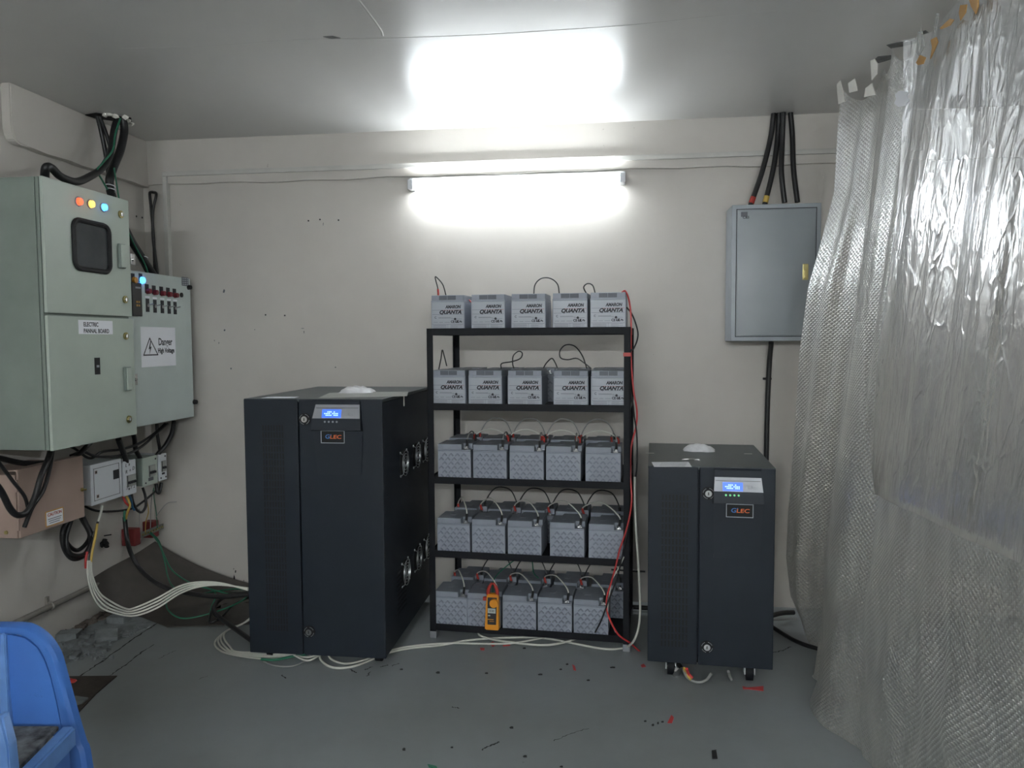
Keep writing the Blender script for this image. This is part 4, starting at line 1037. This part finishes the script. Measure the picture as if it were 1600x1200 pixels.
# under the panels
G2 = 'black cables sagging under the panel boards'
for L, r_, lab in (
    (((-25, 735, 0, -2.30), (0, 765, 0, -2.30), (16, 795, 0, -2.30), (28, 805, 0, -2.30), (42, 800, 0, -2.30), (54, 778, 0, -2.30), (64, 745, 0, -2.30), (76, 715, 0, -2.32), (80, 700, 0, -2.36)), .0125, 'thick black cable sagging in a deep loop in front of the beige box'),
    (((-20, 700, 0, -2.33), (0, 725, 0, -2.33), (20, 752, 0, -2.33), (38, 775, 0, -2.33), (44, 795, 0, -2.33)), .007, 'thin black cable slanting down behind the loop before the beige box'),
    (((82, 703, 0, -2.34), (78, 730, 0, -2.33), (68, 765, 0, -2.32), (52, 790, 0, -2.31), (44, 808, 0, -2.31), (38, 824, 0, -2.31)), .0085, 'black cable with a free end hanging in front of the beige box'),
    (((150, 682, 0, -2.45), (120, 712, 0, -2.46), (90, 722, 0, -2.48), (40, 724, 0, -2.50), (0, 716, 0, -2.50), (-20, 712, 0, -2.5)), .012, 'black cable lying along the top of the beige box'),
    (((262, 662, 0, -2.46), (246, 676, 0, -2.46), (225, 695, 0, -2.46), (205, 707, 0, -2.46), (180, 713, 0, -2.46), (150, 713, 0, -2.46), (130, 706, 0, -2.47), (110, 712, 0, -2.48)), .0065, 'lower one of two thin black cables swinging between the panel boards'),
    (((258, 662, 0, -2.47), (240, 678, 0, -2.47), (215, 694, 0, -2.47), (190, 702, 0, -2.47), (160, 706, 0, -2.47), (140, 716, 0, -2.48), (115, 700, 0, -2.49), (90, 690, 0, -2.49)), .0065, 'upper one of two thin black cables swinging between the panel boards'),
    (((185, 686, 0, -2.42), (190, 700, 0, -2.44), (196, 716, 0, -2.47), (198, 730, 0, -2.50)), .014, 'thick black cable dropping into the white breaker box'),
    (((206, 670, 0, -2.47), (210, 685, 0, -2.48), (212, 702, 0, -2.49), (219, 716, 0, -2.50), (222, 724, 0, -2.52)), .012, 'thick black cable dropping into the grey breaker box'),
    (((272, 658, 0, -2.46), (268, 678, 0, -2.46), (258, 697, 0, -2.47), (248, 708, 0, -2.48), (243, 716, 0, -2.50)), .013, 'thick black cable nearest the corner, curving into the boxes'),
    (((245, 662, 0, -2.48), (246, 680, 0, -2.48), (249, 698, 0, -2.48), (250, 712, 0, -2.50)), .009, 'short black cable straight above the narrow breaker box'),
    (((108, 812, 0, -2.52), (98, 830, 0, -2.52), (100, 855, 0, -2.52), (112, 872, 0, -2.52), (128, 870, 0, -2.52), (140, 855, 0, -2.52), (142, 835, 0, -2.52), (134, 818, 0, -2.54), (126, 800, 0, -2.56)), .012, 'outer black cable of the coil hanging under the beige box'),
    (((104, 808, 0, -2.54), (100, 832, 0, -2.54), (106, 850, 0, -2.54), (120, 860, 0, -2.54), (134, 850, 0, -2.54), (140, 835, 0, -2.54), (130, 815, 0, -2.56), (122, 802, 0, -2.57)), .010, 'inner black cable of the coil hanging under the beige box'),
    (((112, 812, 0, -2.50), (104, 840, 0, -2.51), (108, 862, 0, -2.50), (122, 868, 0, -2.50), (136, 862, 0, -2.50), (143, 846, 0, -2.50), (145, 832, 0, -2.52)), .009, 'thinner black cable wound with the coil under the beige box'),
    (((130, 790, 0, -2.55), (150, 798, 0, -2.53), (175, 799, 0, -2.53), (205, 795, 0, -2.53), (222, 785, 0, -2.53), (238, 772, 0, -2.53), (245, 765, 0, -2.55)), .006, 'thin black cable running below the white board'),
    (((205, 770, 0, -2.52), (208, 785, 0, -2.51), (214, 797, 0, -2.51), (222, 800, 0, -2.51), (228, 790, 0, -2.51), (227, 775, 0, -2.52), (223, 762, 0, -2.54)), .007, 'black cable forming a small U below the breaker boxes'),
    (((244, 756, 0, -2.52), (246, 768, 0, -2.51), (249, 769, 0, -2.51), (252, 755, 0, -2.52)), .010, 'short thick black loop below the narrow breaker box'),
    (((195, 808, 0, -2.50), (196, 820, 0, -2.50), (199, 845, 0, -2.48), (206, 868, 0, -2.42), (220, 890, 0, -2.36), (240, 908, 0, -2.25), (265, 920, 0, -2.1), (300, 928, 0, -1.95), (345, 932, 0, -1.75), (390, 928, 0, -1.6)), .0115, 'thick black cable curving from the wall boxes over the rubber sheet'),
    ): cable(L, r_, 'blackwire', lab, G2)
for L, m_, lab in (
    (((192, 775, 0, -2.50), (196, 785, 0, -2.49), (202, 792, 0, -2.49), (199, 803, 0, -2.49), (196, 812, 0, -2.50)), 'redwire', 'red wire joining the thick cable under the breaker box'),
    (((196, 773, 0, -2.50), (201, 782, 0, -2.49), (203, 790, 0, -2.48), (199, 800, 0, -2.48), (197, 811, 0, -2.49)), 'yellowwire', 'yellow wire joining the thick cable under the breaker box'),
    (((201, 771, 0, -2.50), (205, 782, 0, -2.50), (207, 792, 0, -2.50), (210, 797, 0, -2.50)), 'bluewire', 'blue wire under the handwritten breaker box'),
    (((195, 798, 0, -2.48), (194, 806, 0, -2.48), (195, 814, 0, -2.48)), 'greenwire', 'short green wire on the thick cable under the breaker box')):
    cable(L, .0055, m_, lab)
cable(((160, 790, 0, -2.50), (157, 803, 0, -2.50), (152, 820, 0, -2.50), (146, 840, 0, -2.50)), .006, 'whitewire', 'white sleeve of a wire below the white board')
for L, m_, lab in (
    (((153, 815, 0, -2.49), (148, 835, 0, -2.49), (143, 858, 0, -2.49), (139, 880, 0, -2.49)), 'blackwire', 'black wire between the coil and the white floor cables'),
    (((152, 818, 0, -2.48), (149, 838, 0, -2.48), (144, 862, 0, -2.48), (142, 880, 0, -2.48)), 'yellowwire', 'yellow wire running down to the white floor cables'),
    (((136, 862, 0, -2.49), (134, 875, 0, -2.49), (134, 888, 0, -2.49)), 'redwire', 'red wire end on the white floor cables')): cable(L, .0058, m_, lab)
# thin wires to the busbar
for L, m_, lab in (
    (((225, 765, 0, -2.54), (230, 785, 0, -2.54), (232, 800, 0, -2.55), (228, 815, 0, -2.57), (227, 832, 0, -2.59)), 'yellowwire', 'thin yellowish wire hooked from the boxes to the busbar'),
    (((239, 765, 0, -2.55), (236, 790, 0, -2.56), (235, 825, 0, -2.58)), 'greywire', 'thin straight grey wire down to the busbar'),
    (((240, 762, 0, -2.54), (241, 780, 0, -2.54), (244, 800, 0, -2.56), (246, 825, 0, -2.58)), 'greenwire', 'green wire from the boxes down to the busbar'),
    (((244, 808, 0, -2.57), (252, 796, 0, -2.52), (262, 786, 0, -2.48), (276, 784, 0, -2.42)), 'greywire', 'loose thin wire end sticking out above the busbar'),
    (((218, 795, 0, -2.62), (217, 830, 0, -2.62)), 'greywire', 'faint thin wire left of the red block')): cable(L, .0026, m_, lab, n=6)
for k, L in enumerate(((((234, 833, 0, -2.58), (244, 843, 0, -2.5), (252, 858, 0, -2.42), (258, 880, 0, -2.36), (262, 900, 0, -2.30), (272, 918, 0, -2.2), (300, 930, 2, .16), (330, 925, 2, .12), (372, 920, 2, .10), (388, 928, 2, .08), (372, 942, 2, .06), (330, 958, 2, .04), (285, 966, 2, .03), (262, 952, 2, .05), (262, 935, 2, .09), (275, 918, 2, .14), (300, 915, 2, .15), (322, 918, 2, .13), (337, 928, 2, .11), (330, 950, 2, .05), (326, 970, 2, .01))),
    ((236, 832, 0, -2.58), (248, 845, 0, -2.49), (256, 866, 0, -2.41), (270, 892, 0, -2.32), (300, 912, 0, -2.1), (335, 922, 0, -1.95), (370, 930, 0, -1.8), (392, 920, 0, -1.62)))):
    cable(L, .004, 'greenwire', ('green earth wire curling over the rubber sheet in a big loop', 'green earth wire running straighter over the rubber sheet')[k], n=8)
# white cables: wall to the tall cabinet
for k in range(4):
    d = k*5.0
    cable(((137+k*1.8, 876, 0, -2.48), (137+k*2.4, 898, 0, -2.46), (143+d*.8, 925, 0, -2.40), (157+d, 948-d*.6, 0, -2.30), (180+d, 958-d*.5, 0, -2.18), (210, 962-d*.8, 0, -2.06), (245, 950-d, 0, -1.98), (280, 928-d*.8, 0, -1.92), (310, 917-d*.5, 0, -1.86), (345, 914-d*.2, 0, -1.76), (388, 919+d*.2, 0, -1.60)), .0040, 'whitewire', f'white cable from the left wall sagging to the tall cabinet, {("lowest", "second lowest", "second highest", "highest")[k]} of four', 'white cables between the left wall and the tall cabinet', n=8)
cable(((392, 925, 0, -1.58), (360, 928, 2, .10), (340, 940, 2, .08), (334, 955, 2, .06), (350, 970, 2, .03), (375, 988, 2, .02), (396, 1003, 2, .016)), .012, 'blackwire', 'thick black cable bending round on the floor to the tall cabinet')
cable(((392, 932, 2, .06), (365, 945, 2, .05), (345, 965, 2, .03), (328, 972, 2, .02), (330, 955, 2, .05)), .006, 'blackwire', 'thin black cable behind the thick one beside the tall cabinet')
z = .008
for k in range(4):
    d = (0, 5, 9, 14)[k]
    cable(((400, 962-d*.3, 2, .05), (380, 974, 2, .02), (355, 985, 2, z), (336+d*1.0, 1003-d*.5, 2, z), (345+d*1.0, 1017-d*.5, 2, z), (370, 1024-d*.4, 2, z), (410, 1029-d*.7, 2, z+.003), (450, 1027-d*.5, 2, z+.004*k), (480, 1022+(k-1)*5, 2, z+.004*k), (505, 1020, 2, .03)), .0044, 'whitewire', f'white cable loop on the floor left of the tall cabinet, {("outermost","second outermost","second innermost","innermost")[k]}', 'white cable loops left of the tall cabinet', n=8)
cable(((412, 1034, 2, .006), (430, 1040, 2, .006), (455, 1041, 2, .006), (475, 1033, 2, .006), (487, 1020, 2, .02)), .0036, 'greywire', 'thin grey wire on the floor before the tall cabinet', n=8)
cable(((408, 1030, 2, .012), (430, 1031, 2, .012), (455, 1026, 2, .013), (480, 1022, 2, .02)), .006, 'greenwire', 'green wire among the white ones in front of the tall cabinet')
G3 = 'white cables running from the tall cabinet past the rack'
cable(((499, 1018, 2, .03), (502, 1032, 2, z), (520, 1043, 2, z), (548, 1042, 2, z), (575, 1033, 2, z), (600, 1022, 2, z), (640, 1013, 2, z), (690, 1008, 2, z), (735, 1000, 2, z), (800, 996, 2, z), (850, 997, 2, z), (900, 1006, 2, z), (945, 1014, 2, z), (975, 1012, 2, z), (992, 998, 1, 3.36), (1000, 960, 1, 3.38), (998, 890, 1, 3.40), (994, 830, 1, 3.42), (992, 780, 1, 3.44), (992, 745, 1, 3.46)), .0052, 'whitewire', 'long white cable along the floor and up the right side of the rack', G3)
cable(((511, 1018, 2, .03), (518, 1030, 2, z), (540, 1037, 2, z), (570, 1031, 2, z), (600, 1019, 2, .010), (640, 1010, 2, .010), (700, 1005, 2, .012), (760, 1006, 2, .012), (800, 1005, 2, .012), (840, 998, 2, .012), (875, 991, 2, .012)), .0048, 'whitewire', 'white cable from the tall cabinet ending under the middle of the rack', G3)
cable(((746, 987, 2, .02), (752, 994, 2, .014), (775, 1000, 2, .014), (810, 1005, 2, .016), (850, 1008, 2, .016), (880, 1004, 2, .016), (905, 996, 2, .016), (923, 988, 2, .016)), .0055, 'whitewire', 'short curved white cable lying under the front of the rack', G3)
# right of the short cabinet
cable(((1205, 962, 2, .06), (1222, 958, 2, .05), (1240, 957, 2, .04)), .012, 'blackwire', 'short black cable end behind the short cabinet, by the curtain')
cable(((1200, 975, 2, .04), (1215, 985, 2, .02), (1240, 1000, 2, .015), (1265, 1010, 2, .015), (1290, 1016, 2, .015)), .010, 'blackwire', 'thick black cable on the floor going under the curtain')
cable(((1200, 968, 2, .05), (1220, 968, 2, .03), (1245, 966, 2, .03)), .006, 'greywire', 'grey cable on the floor between the cabinet and the curtain')
cable(((660, 940, 2, .03), (640, 945, 2, .03)), .012, 'blackwire', 'black cable crossing behind the tall cabinet and the rack')
cable(((960, 946, 1, 4.0), (985, 948, 1, 4.0), (1012, 950, 1, 4.0)), .012, 'blackwire', 'black cable on the floor between the rack and the short cabinet')
cable(((955, 890, 1, 4.0), (985, 892, 1, 4.0), (1008, 893, 1, 4.0)), .005, 'blackwire', 'thin black cable higher up between the rack and the short cabinet')
for L, m_, lab in (
    (((1068, 1046, 2, .06), (1072, 1056, 2, .03), (1080, 1063, 2, .012), (1092, 1066, 2, .01), (1104, 1062, 2, .02), (1112, 1052, 2, .05)), 'greywire', 'grey wire hanging in a loop under the short cabinet'),
    (((1069, 1044, 2, .07), (1072, 1052, 2, .04), (1080, 1062, 2, .02)), 'yellowwire', 'yellow wire hanging under the short cabinet'),
    (((1073, 1045, 2, .07), (1076, 1053, 2, .04), (1082, 1060, 2, .025)), 'redwire', 'orange red wire hanging under the short cabinet'),
    (((1138, 1049, 2, .06), (1140, 1056, 2, .03), (1143, 1062, 2, .01)), 'greywire', 'short pale wire end between the castors of the short cabinet')): cable(L, .006, m_, lab)
p = on(1056, 1052, 2, .02); tag(obj('crumpled_foil', B().blob((p.x, p.y+.03, .028), .035, .028, .026, .35, 2), 'chrome'), 'crumpled foil under the front left of the short cabinet', 'foil')

# ------------------------------------------------------------------ rubber sheet leaning into the corner
def rub(u, v):
    # u along the wall (0 near, 1 corner), v from the wall edge down to the floor
    A = Vector((XL+.015, 3.55, .215)); Bq = Vector((XL+.03, 4.10, .265))
    D0 = Vector((-2.46, 3.64, .006)); D1 = Vector((-1.62, 4.08, .010))
    p = A.lerp(Bq, u); q = D0.lerp(D1, u)
    r = p.lerp(q, v); sag = -.34*v*(1-v)*(1-.25*u)
    z_ = max(.004+.002*math.sin(9*u+5*v), p.z*(1-v)**2.3 + .004 + .004*math.sin(7*u))
    return (r.x-.00, min(r.y, 4.10), z_)
b = B().grid(rub, 24, 30)
def rub2(u, v):  # flat part on the floor
    a = Vector((-2.46, 3.64, 0)).lerp(Vector((-1.62, 4.08, 0)), u); c = Vector((-2.20, 3.50, 0)).lerp(Vector((-1.62, 3.62, 0)), u)
    r = a.lerp(c, v); return (r.x, r.y, .006+.003*math.sin(8*u)*(1-v))
b.grid(rub2, 16, 6)
bmesh.ops.remove_doubles(b.bm, verts=b.bm.verts, dist=.004)
geom = bmesh.ops.solidify(b.bm, geom=b.bm.faces[:], thickness=.004)
tag(obj('rubber_mat', b, 'rubber', None, True), 'dark dusty rubber mat curling up the wall in the left corner', 'mat')
# debris
gD = 'broken concrete pieces by the left wall'
for k, (x, y, s_) in enumerate(((104, 1000, .06), (112, 1010, .035), (126, 1006, .028), (132, 1000, .03), (142, 1008, .035), (150, 1000, .028), (158, 1012, .03), (122, 1016, .026), (136, 1018, .032), (148, 1020, .028), (100, 1030, .04), (118, 1028, .03), (160, 1020, .026), (128, 992, .02), (142, 992, .022), (112, 993, .035))):
    s_ *= 1.25; p = on(x, y, 2, 0); b = B().box(-s_*.6, s_*.6, -s_*.4, s_*.4, 0, s_*.55, .002)
    for v in b.bm.verts: v.co += Vector((random.uniform(-1, 1), random.uniform(-1, 1), 0))*s_*.10
    b.bm.transform(Matrix.Translation((max(p.x, XL+s_), p.y, .001)) @ Matrix.Rotation(random.uniform(0, 3), 4, 'Z'))
    tag(obj('concrete_chunk', b, 'concrete'), 'small grey broken concrete piece in the heap beside the left wall', 'rubble', gD)
p = on(166, 1000, 2, 0)
b = B().box(-.05, .05, -.04, .04, 0, .025, .003); b.bm.transform(Matrix.Translation((p.x, p.y, .012)) @ Euler((.25, .1, .6)).to_matrix().to_4x4())
tag(obj('concrete_chunk', b, 'concrete'), 'large flat square concrete piece tilted at the edge of the rubble', 'rubble')
p = on(186, 972, 2, 0)
tag(obj('brick_piece', B().box(p.x-.05, p.x+.045, p.y-.03, p.y+.03, 0, .035, .004), 'concrete'), 'small grey brick lying apart near the rubber mat', 'brick')
b = B()
for i in range(160):
    x, y = random.uniform(98, 175), random.uniform(985, 1032); p = on(x, y, 2, 0)
    if p.x > XL+.03: b.blob((p.x, p.y, .003), random.uniform(.004, .014), random.uniform(.004, .012), random.uniform(.003, .010), .3, 1)
for i in range(60):
    x = random.uniform(175, 235); y = 1000-(x-175)*.42+random.uniform(-6, 6); p = on(x, y, 2, 0); b.blob((p.x, p.y, .002), random.uniform(.003, .010), random.uniform(.003, .008), .004, .3, 1)
o = tag(obj('rubble_crumbs', b, 'concrete'), 'fine concrete crumbs spread over the floor by the left wall', 'rubble'); o['kind'] = 'stuff'
# rough raised mortar patch along the wall
b = B(); P = [on(x, y, 2, 0) for x, y in ((100, 1040), (250, 972), (235, 966), (180, 958), (150, 966), (100, 992))]
P[0].x = max(P[0].x, XL); P[-1].x = XL+.01; P[-2].x = max(P[-2].x, XL+.01)
b.prism(P, (0, 0, .003)); obj('mortar_patch', b, 'concrete', flo, world=True)
# brown board on the floor, with a red scrap and a pale scrap
z_ = .004
P = [on(x, y, 2, 0) for x, y in ((85, 1058), (183, 1057), (150, 1085), (112, 1126), (60, 1130))]
tag(obj('brown_board', B().prism(P, (0, 0, .004)), 'brown'), 'torn dark brown board lying on the floor behind the blue chair', 'board')
p = on(108, 1066, 2, .005); b = B().blob((p.x, p.y, .012), .035, .018, .009, .2, 2)
tag(obj('red_scrap', b, 'red', None, True), 'rounded red scrap lying on the brown board', 'scrap')
P = [on(x, y, 2, .005) for x, y in ((112, 1096), (118, 1089), (138, 1092), (128, 1100), (114, 1104))]
tag(obj('pale_scrap', B().prism(P, (0, 0, .006)), 'concrete'), 'pale torn scrap lying on the brown board', 'scrap')
P = [on(x, y, 2, 0) for x, y in ((212, 966), (352, 981), (340, 987), (215, 969))]
# red tape scraps and dark flecks on the floor
def scrap(pix, m, label, h=.003, group=None):
    P = [on(x, y, 2, 0) for x, y in pix]; o = obj('tape_scrap' if m == 'redwire' else 'floor_fleck', B().prism(P, (0, 0, h)), m); return tag(o, label, 'scrap', group)
scrap(((1160, 1073), (1168, 1075), (1193, 1073), (1193, 1080), (1170, 1077), (1161, 1077)), 'redwire', 'bow shaped red tape scrap in front of the short cabinet')
scrap(((1043, 1130), (1049, 1118), (1053, 1122), (1050, 1130)), 'redwire', 'red scrap alone on the open floor below the short cabinet')
scrap(((894, 1039), (898, 1041), (900, 1048), (896, 1047)), 'redwire', 'red scrap on the floor in front of the rack')
scrap(((1001, 1040), (1006, 1038), (1009, 1042), (1003, 1043)), 'redwire', 'tiny red scrap just left of the short cabinet')
scrap(((765, 1006), (770, 1003), (775, 1007), (770, 1011)), 'redwire', 'red knotted scrap on the floor under the rack')
scrap(((785, 1007), (797, 1006), (797, 1009), (786, 1010)), 'redwire', 'long red scrap on the floor under the rack')
scrap(((750, 1013), (757, 1013), (757, 1016), (751, 1016)), 'redwire', 'small red scrap nearest the camera before the rack')
scrap(((668, 1195), (682, 1198), (684, 1203), (670, 1199)), 'greenwire', 'green scrap at the bottom edge of the view on the floor')
scrap(((1112, 1174), (1119, 1173), (1121, 1186), (1113, 1186)), 'darkspot', 'upright dark rectangular chip on the floor at the bottom of the view', .004)
for k, (x, y, w_, h_) in enumerate(((684, 1051, 6, 3), (760, 1052, 5, 2), (844, 1054, 7, 2), (876, 1046, 4, 2), (886, 1038, 4, 2), (957, 1043, 8, 2), (919, 1063, 5, 2), (820, 1182, 6, 3), (631, 1171, 5, 4), (799, 1137, 6, 3), (1020, 1133, 4, 3), (1008, 1127, 4, 2), (1035, 1128, 4, 2), (1028, 1130, 3, 3), (706, 1168, 4, 2), (627, 1046, 5, 2), (819, 1013, 5, 2), (877, 1198, 5, 2))):
    scrap(((x-w_/2, y), (x, y-h_/2), (x+w_/2, y-h_/3), (x+w_/2, y+h_/2), (x-w_/3, y+h_/2)), 'darkspot', 'tiny dark fleck of dirt on the grey floor', .002, 'dark flecks on the floor')

# ------------------------------------------------------------------ plastic curtains
def lean(z): return .90 + (1.13-.90)*(z/ZC)
def sheet_obj(name, mat_, f, nu, nv, label):
    b = B().grid(f, nu, nv)
    o = obj(name, b, mat_, None, True); tag(o, label, 'curtain'); return o
def folds(y, z, a, ph):
    k = .35+.65*(1-z/ZC)
    return a*(math.sin(y*15+ph+.6*math.sin(z*1.7))*.6+math.sin(y*34+ph*2+.8*z)*.25+math.sin(y*71+ph+z*1.3)*.12)*k
# A: bubble wrap at the far end
import bisect
Aedge = [(150, 1318), (200, 1312), (300, 1305), (380, 1283), (450, 1262), (550, 1247), (700, 1236), (800, 1228), (870, 1226), (930, 1234), (990, 1262), (1012, 1284)]
def ledge(tab, py):
    for (a, xa_), (c, xc) in zip(tab, tab[1:]):
        if py <= c: return xa_+(xc-xa_)*(max(py, a)-a)/(c-a)
    return tab[-1][1]
def sheetA(u, v):
    py = 150+(1010-150)*(1-v)
    p0 = on(ledge(Aedge, py), py, 1, 3.68); z = p0.z
    y = 3.68-u*.72; w_ = min(1, u*2.2)
    xb = p0.x*(1-w_)+lean(z)*w_ + (.05*math.sin(min(u, .5)*2*math.pi))
    top = 2.545-.10*abs(math.sin(u*3*math.pi))**.7
    zz = z if v < .93 else z
    zz = z + (top-2.50)*max(0, (v-.85)/.15)
    zbot = .10-.12*u
    if v < .15: zz = zz*(1) - (zbot*0)
    return (xb+folds(y, zz, .045, 1.0), y, max(zz, .03))
sheet_obj('bubble_wrap_curtain', 'bubble', sheetA, 70, 110, 'bubble wrap curtain hanging at the far end beside the grey box')
# B: clear film
Bedge = [(0, 1500), (60, 1440), (130, 1425), (250, 1412), (400, 1382), (500, 1372), (650, 1360), (800, 1345), (900, 1338)]
def sheetB(u, v):
    z = .84+(2.555-.84)*v
    y0_ = 2.90+.16*v-.02
    y = y0_-u*(y0_-1.15)
    top = -.05*abs(math.sin(u*9))*max(0, (v-.9)/.1)
    x = lean(z)-.02+folds(y, z, .032, 2.4)*(.3+.7*min(1, v*3))+.018*math.sin(y*9+z*3)*v
    return (x, y, z+top)
sheet_obj('plastic_film_curtain', 'film', sheetB, 150, 90, 'shiny crinkled clear plastic film curtain hanging on the right')
# C: lower bubble wrap and its tall far strip
Cedge = [(520, 1350), (640, 1338), (800, 1308), (900, 1291), (1000, 1283), (1060, 1280), (1078, 1272), (1090, 1266)]
def sheetC(u, v):
    y = 3.02-u*2.0
    tz = (.905+.025*(2.72-y)/.8) if y < 2.72 else .905+(y-2.72)/.30*1.05
    z = v*tz
    xb = (.835+.16*u*2)*(1-v) + (lean(z)-.055)*v
    x = xb + folds(y, z, .030, 4.1)*(.75-.35*v)
    x += .016*math.sin(20*(y+.75*z))*(1-v)*min(1, v*5)
    if u < .16:
        py = 1098-(1098-520)*z/1.93
        e = on(ledge(Cedge, py), py, 1, y).x; k = (u/.16); x = e*(1-k)+x*k
    return (x, y, z+.004)
sheet_obj('bubble_wrap_curtain', 'bubble', sheetC, 120, 70, 'bubble wrap sheet covering the lower right and trailing on the floor')
# tape tabs holding the curtains
def tab(pix, X, m_, label, th=.003):
    P = [on(x, y, 0, X) for x, y in pix]; return tag(obj('tape_tab', B().prism(P, (th, 0, 0)), m_), label, 'tape')
tab(((1307, 125), (1312, 123), (1316, 140), (1320, 158), (1310, 163), (1308, 145)), 1.04, 'masking', 'thin white tape tab at the far end of the curtain')
tab(((1325, 130), (1335, 123), (1338, 134), (1339, 142), (1327, 145)), 1.06, 'masking', 'small square white tape tab on the curtain top')
tab(((1360, 95), (1366, 92), (1371, 100), (1370, 116), (1362, 126), (1361, 110)), 1.08, 'masking', 'tall torn white tape tab reaching the ceiling')
tab(((1398, 147), (1405, 142), (1414, 142), (1419, 146), (1416, 151), (1420, 157), (1414, 165), (1403, 167), (1397, 161), (1400, 154)), .945, 'paper', 'round white piece of tape between the two curtains')
tab(((1431, 98), (1437, 86), (1446, 90), (1442, 100), (1434, 102)), 1.06, 'tape', 'brown tape piece low on the film curtain edge')
tab(((1454, 62), (1462, 58), (1465, 66), (1458, 82), (1453, 92), (1456, 74)), 1.05, 'tape', 'narrow hanging brown tape strip on the film curtain')
tab(((1468, 44), (1484, 29), (1490, 31), (1484, 40), (1470, 46)), 1.06, 'tape', 'slanted brown tape piece on the film curtain top')
tab(((1500, 8), (1510, 7), (1508, 20), (1500, 32), (1498, 20)), 1.06, 'tape', 'crumpled brown tape strip near the top edge of the view')
tab(((1514, 0), (1528, -4), (1528, 10), (1524, 22), (1517, 10)), 1.06, 'tape', 'rightmost brown tape piece at the top edge of the view')
tab(((1459, 40), (1463, 20), (1466, 22), (1463, 45), (1460, 55)), 1.07, 'film', 'clear twisted plastic strip tying the film to the ceiling')
tab(((1431, 82), (1434, 52), (1440, 48), (1444, 72), (1436, 88)), 1.07, 'film', 'clear crumpled tie holding the near film corner')
tab(((1352, 138), (1362, 130), (1368, 148), (1350, 152)), 1.06, 'masking', 'beige tape flap behind the bubble wrap top')

# ------------------------------------------------------------------ blue plastic chair in the near left corner
ch = thing('plastic_chair', 'dirty blue plastic chair at the bottom left, close to the camera', 'chair', (-1.62, 1.62, 0))
# chair back plane faces the camera; curved panel
YC = 1.80
def cp(px, py, Y=YC): return on(px, py, 1, Y)
outer = [(-170, 1455), (-160, 1200), (-150, 1090), (-130, 1030), (-95, 990), (-50, 979), (20, 978), (45, 983), (68, 1000), (84, 1025), (93, 1055), (104, 1095), (115, 1135), (124, 1165), (134, 1205), (165, 1455)]
inner = [(-145, 1455), (-136, 1200), (-128, 1092), (-110, 1040), (-82, 1006), (-46, 993), (16, 992), (38, 997), (57, 1012), (69, 1033), (78, 1060), (87, 1098), (94, 1135), (99, 1165), (107, 1205), (138, 1455)]
O_ = catmull([cp(x, y) for x, y in outer], 4); I_ = catmull([cp(x, y) for x, y in inner], 4)
b = B(); yo = (0, .004, .018, .030)
rows = []
for o_, i_ in zip(O_, I_):
    n_ = (o_-i_); L = [i_+Vector((0, .030, 0)), i_+n_*.02+Vector((0, .004, 0)), i_+n_*.25, i_+n_*.8, o_+Vector((0, .008, 0)), o_+Vector((0, .030, 0))]
    rows.append([b.bm.verts.new(p) for p in L])
for A_, D_ in zip(rows, rows[1:]):
    for j in range(6): b.bm.faces.new((A_[j], A_[(j+1) % 6], D_[(j+1) % 6], D_[j]))
b.bm.faces.new(rows[0]); b.bm.faces.new(rows[-1][::-1])
obj('frame', b, 'chair', ch, True, world=True)
P = [cp(x*1.01, y, YC+.005) for x, y in inner[1:-1]]
P[0] = cp(-138, 1150, YC+.005); P[-1] = cp(101, 1150, YC+.005); P[-2] = cp(97, 1140, YC+.005)
P = [p for p in P if p.z > cp(0, 1165).z]
obj('backrest', B().prism(P, (0, .008, 0)), 'chair', ch, world=True)
obj('back_rib', B().prism([cp(0, 990, YC-.004), cp(7, 990, YC-.004), cp(11, 1080, YC-.006), cp(16, 1150, YC-.010), cp(4, 1160, YC-.010), cp(-2, 1080, YC-.006)], (0, .016, 0), .003), 'chair_rim', ch, True, world=True)
# seat with dust
zs_ = .445
s0, s1 = on(92, 1134, 2, zs_), on(-150, 1134, 2, zs_); sf = on(22, 1200, 2, zs_)
P = [s0, s1, on(-190, 1290, 2, zs_), on(-40, 1290, 2, zs_), on(28, 1200, 2, zs_)]
obj('seat', B().prism([p-Vector((0, 0, .012)) for p in P], (0, 0, .012), .002), 'dust', ch, world=True)
a = on(97, 1134, 2, zs_+.012); c = on(28, 1202, 2, zs_+.012); c2 = on(-60, 1290, 2, zs_+.012)
dv = (c-a).normalized(); nv = Vector((-dv.y, dv.x, 0))
if nv.x < 0: nv = -nv
b = B().prism([a, c2, c2+nv*.035, a+nv*.035], (0, 0, -.055), .006)
obj('seat_rim', b, 'chair_rim', ch, True, world=True)
b = B().prism([a+nv*.008-Vector((0, 0, .05)), c2+nv*.008-Vector((0, 0, .05)), c2+nv*.008-Vector((0, 0, .16)), a+nv*.008-Vector((0, 0, .16))], nv*.008)
obj('side_apron', b, 'chair', ch, world=True)
fl = on(10, 1290, 2, zs_)
P = [on(-10, 1120, 1, 1.55), on(2, 1120, 1, 1.55), on(10, 1165, 1, 1.50), on(14, 1210, 1, 1.48), on(18, 1300, 1, 1.45), on(-14, 1300, 1, 1.45)]
P.insert(0, on(-14, 1140, 1, 1.55))
obj('arm_post', B().prism(P, (0, .03, 0), .005), 'chair_rim', ch, True, world=True)
lo_ = (fl.x-.05, fl.y)
for (x, y) in ((c2.x+.02, c2.y), (s1.x, s1.y+.02), (c2.x-.42, c2.y)):
    obj('leg', B().prism([(x-.02, y-.015, zs_-.02), (x+.02, y-.015, zs_-.02), (x+.02, y-.015, 0), (x-.015, y-.015, 0)], (0, .03, 0), .004), 'chair', ch, True, world=True)
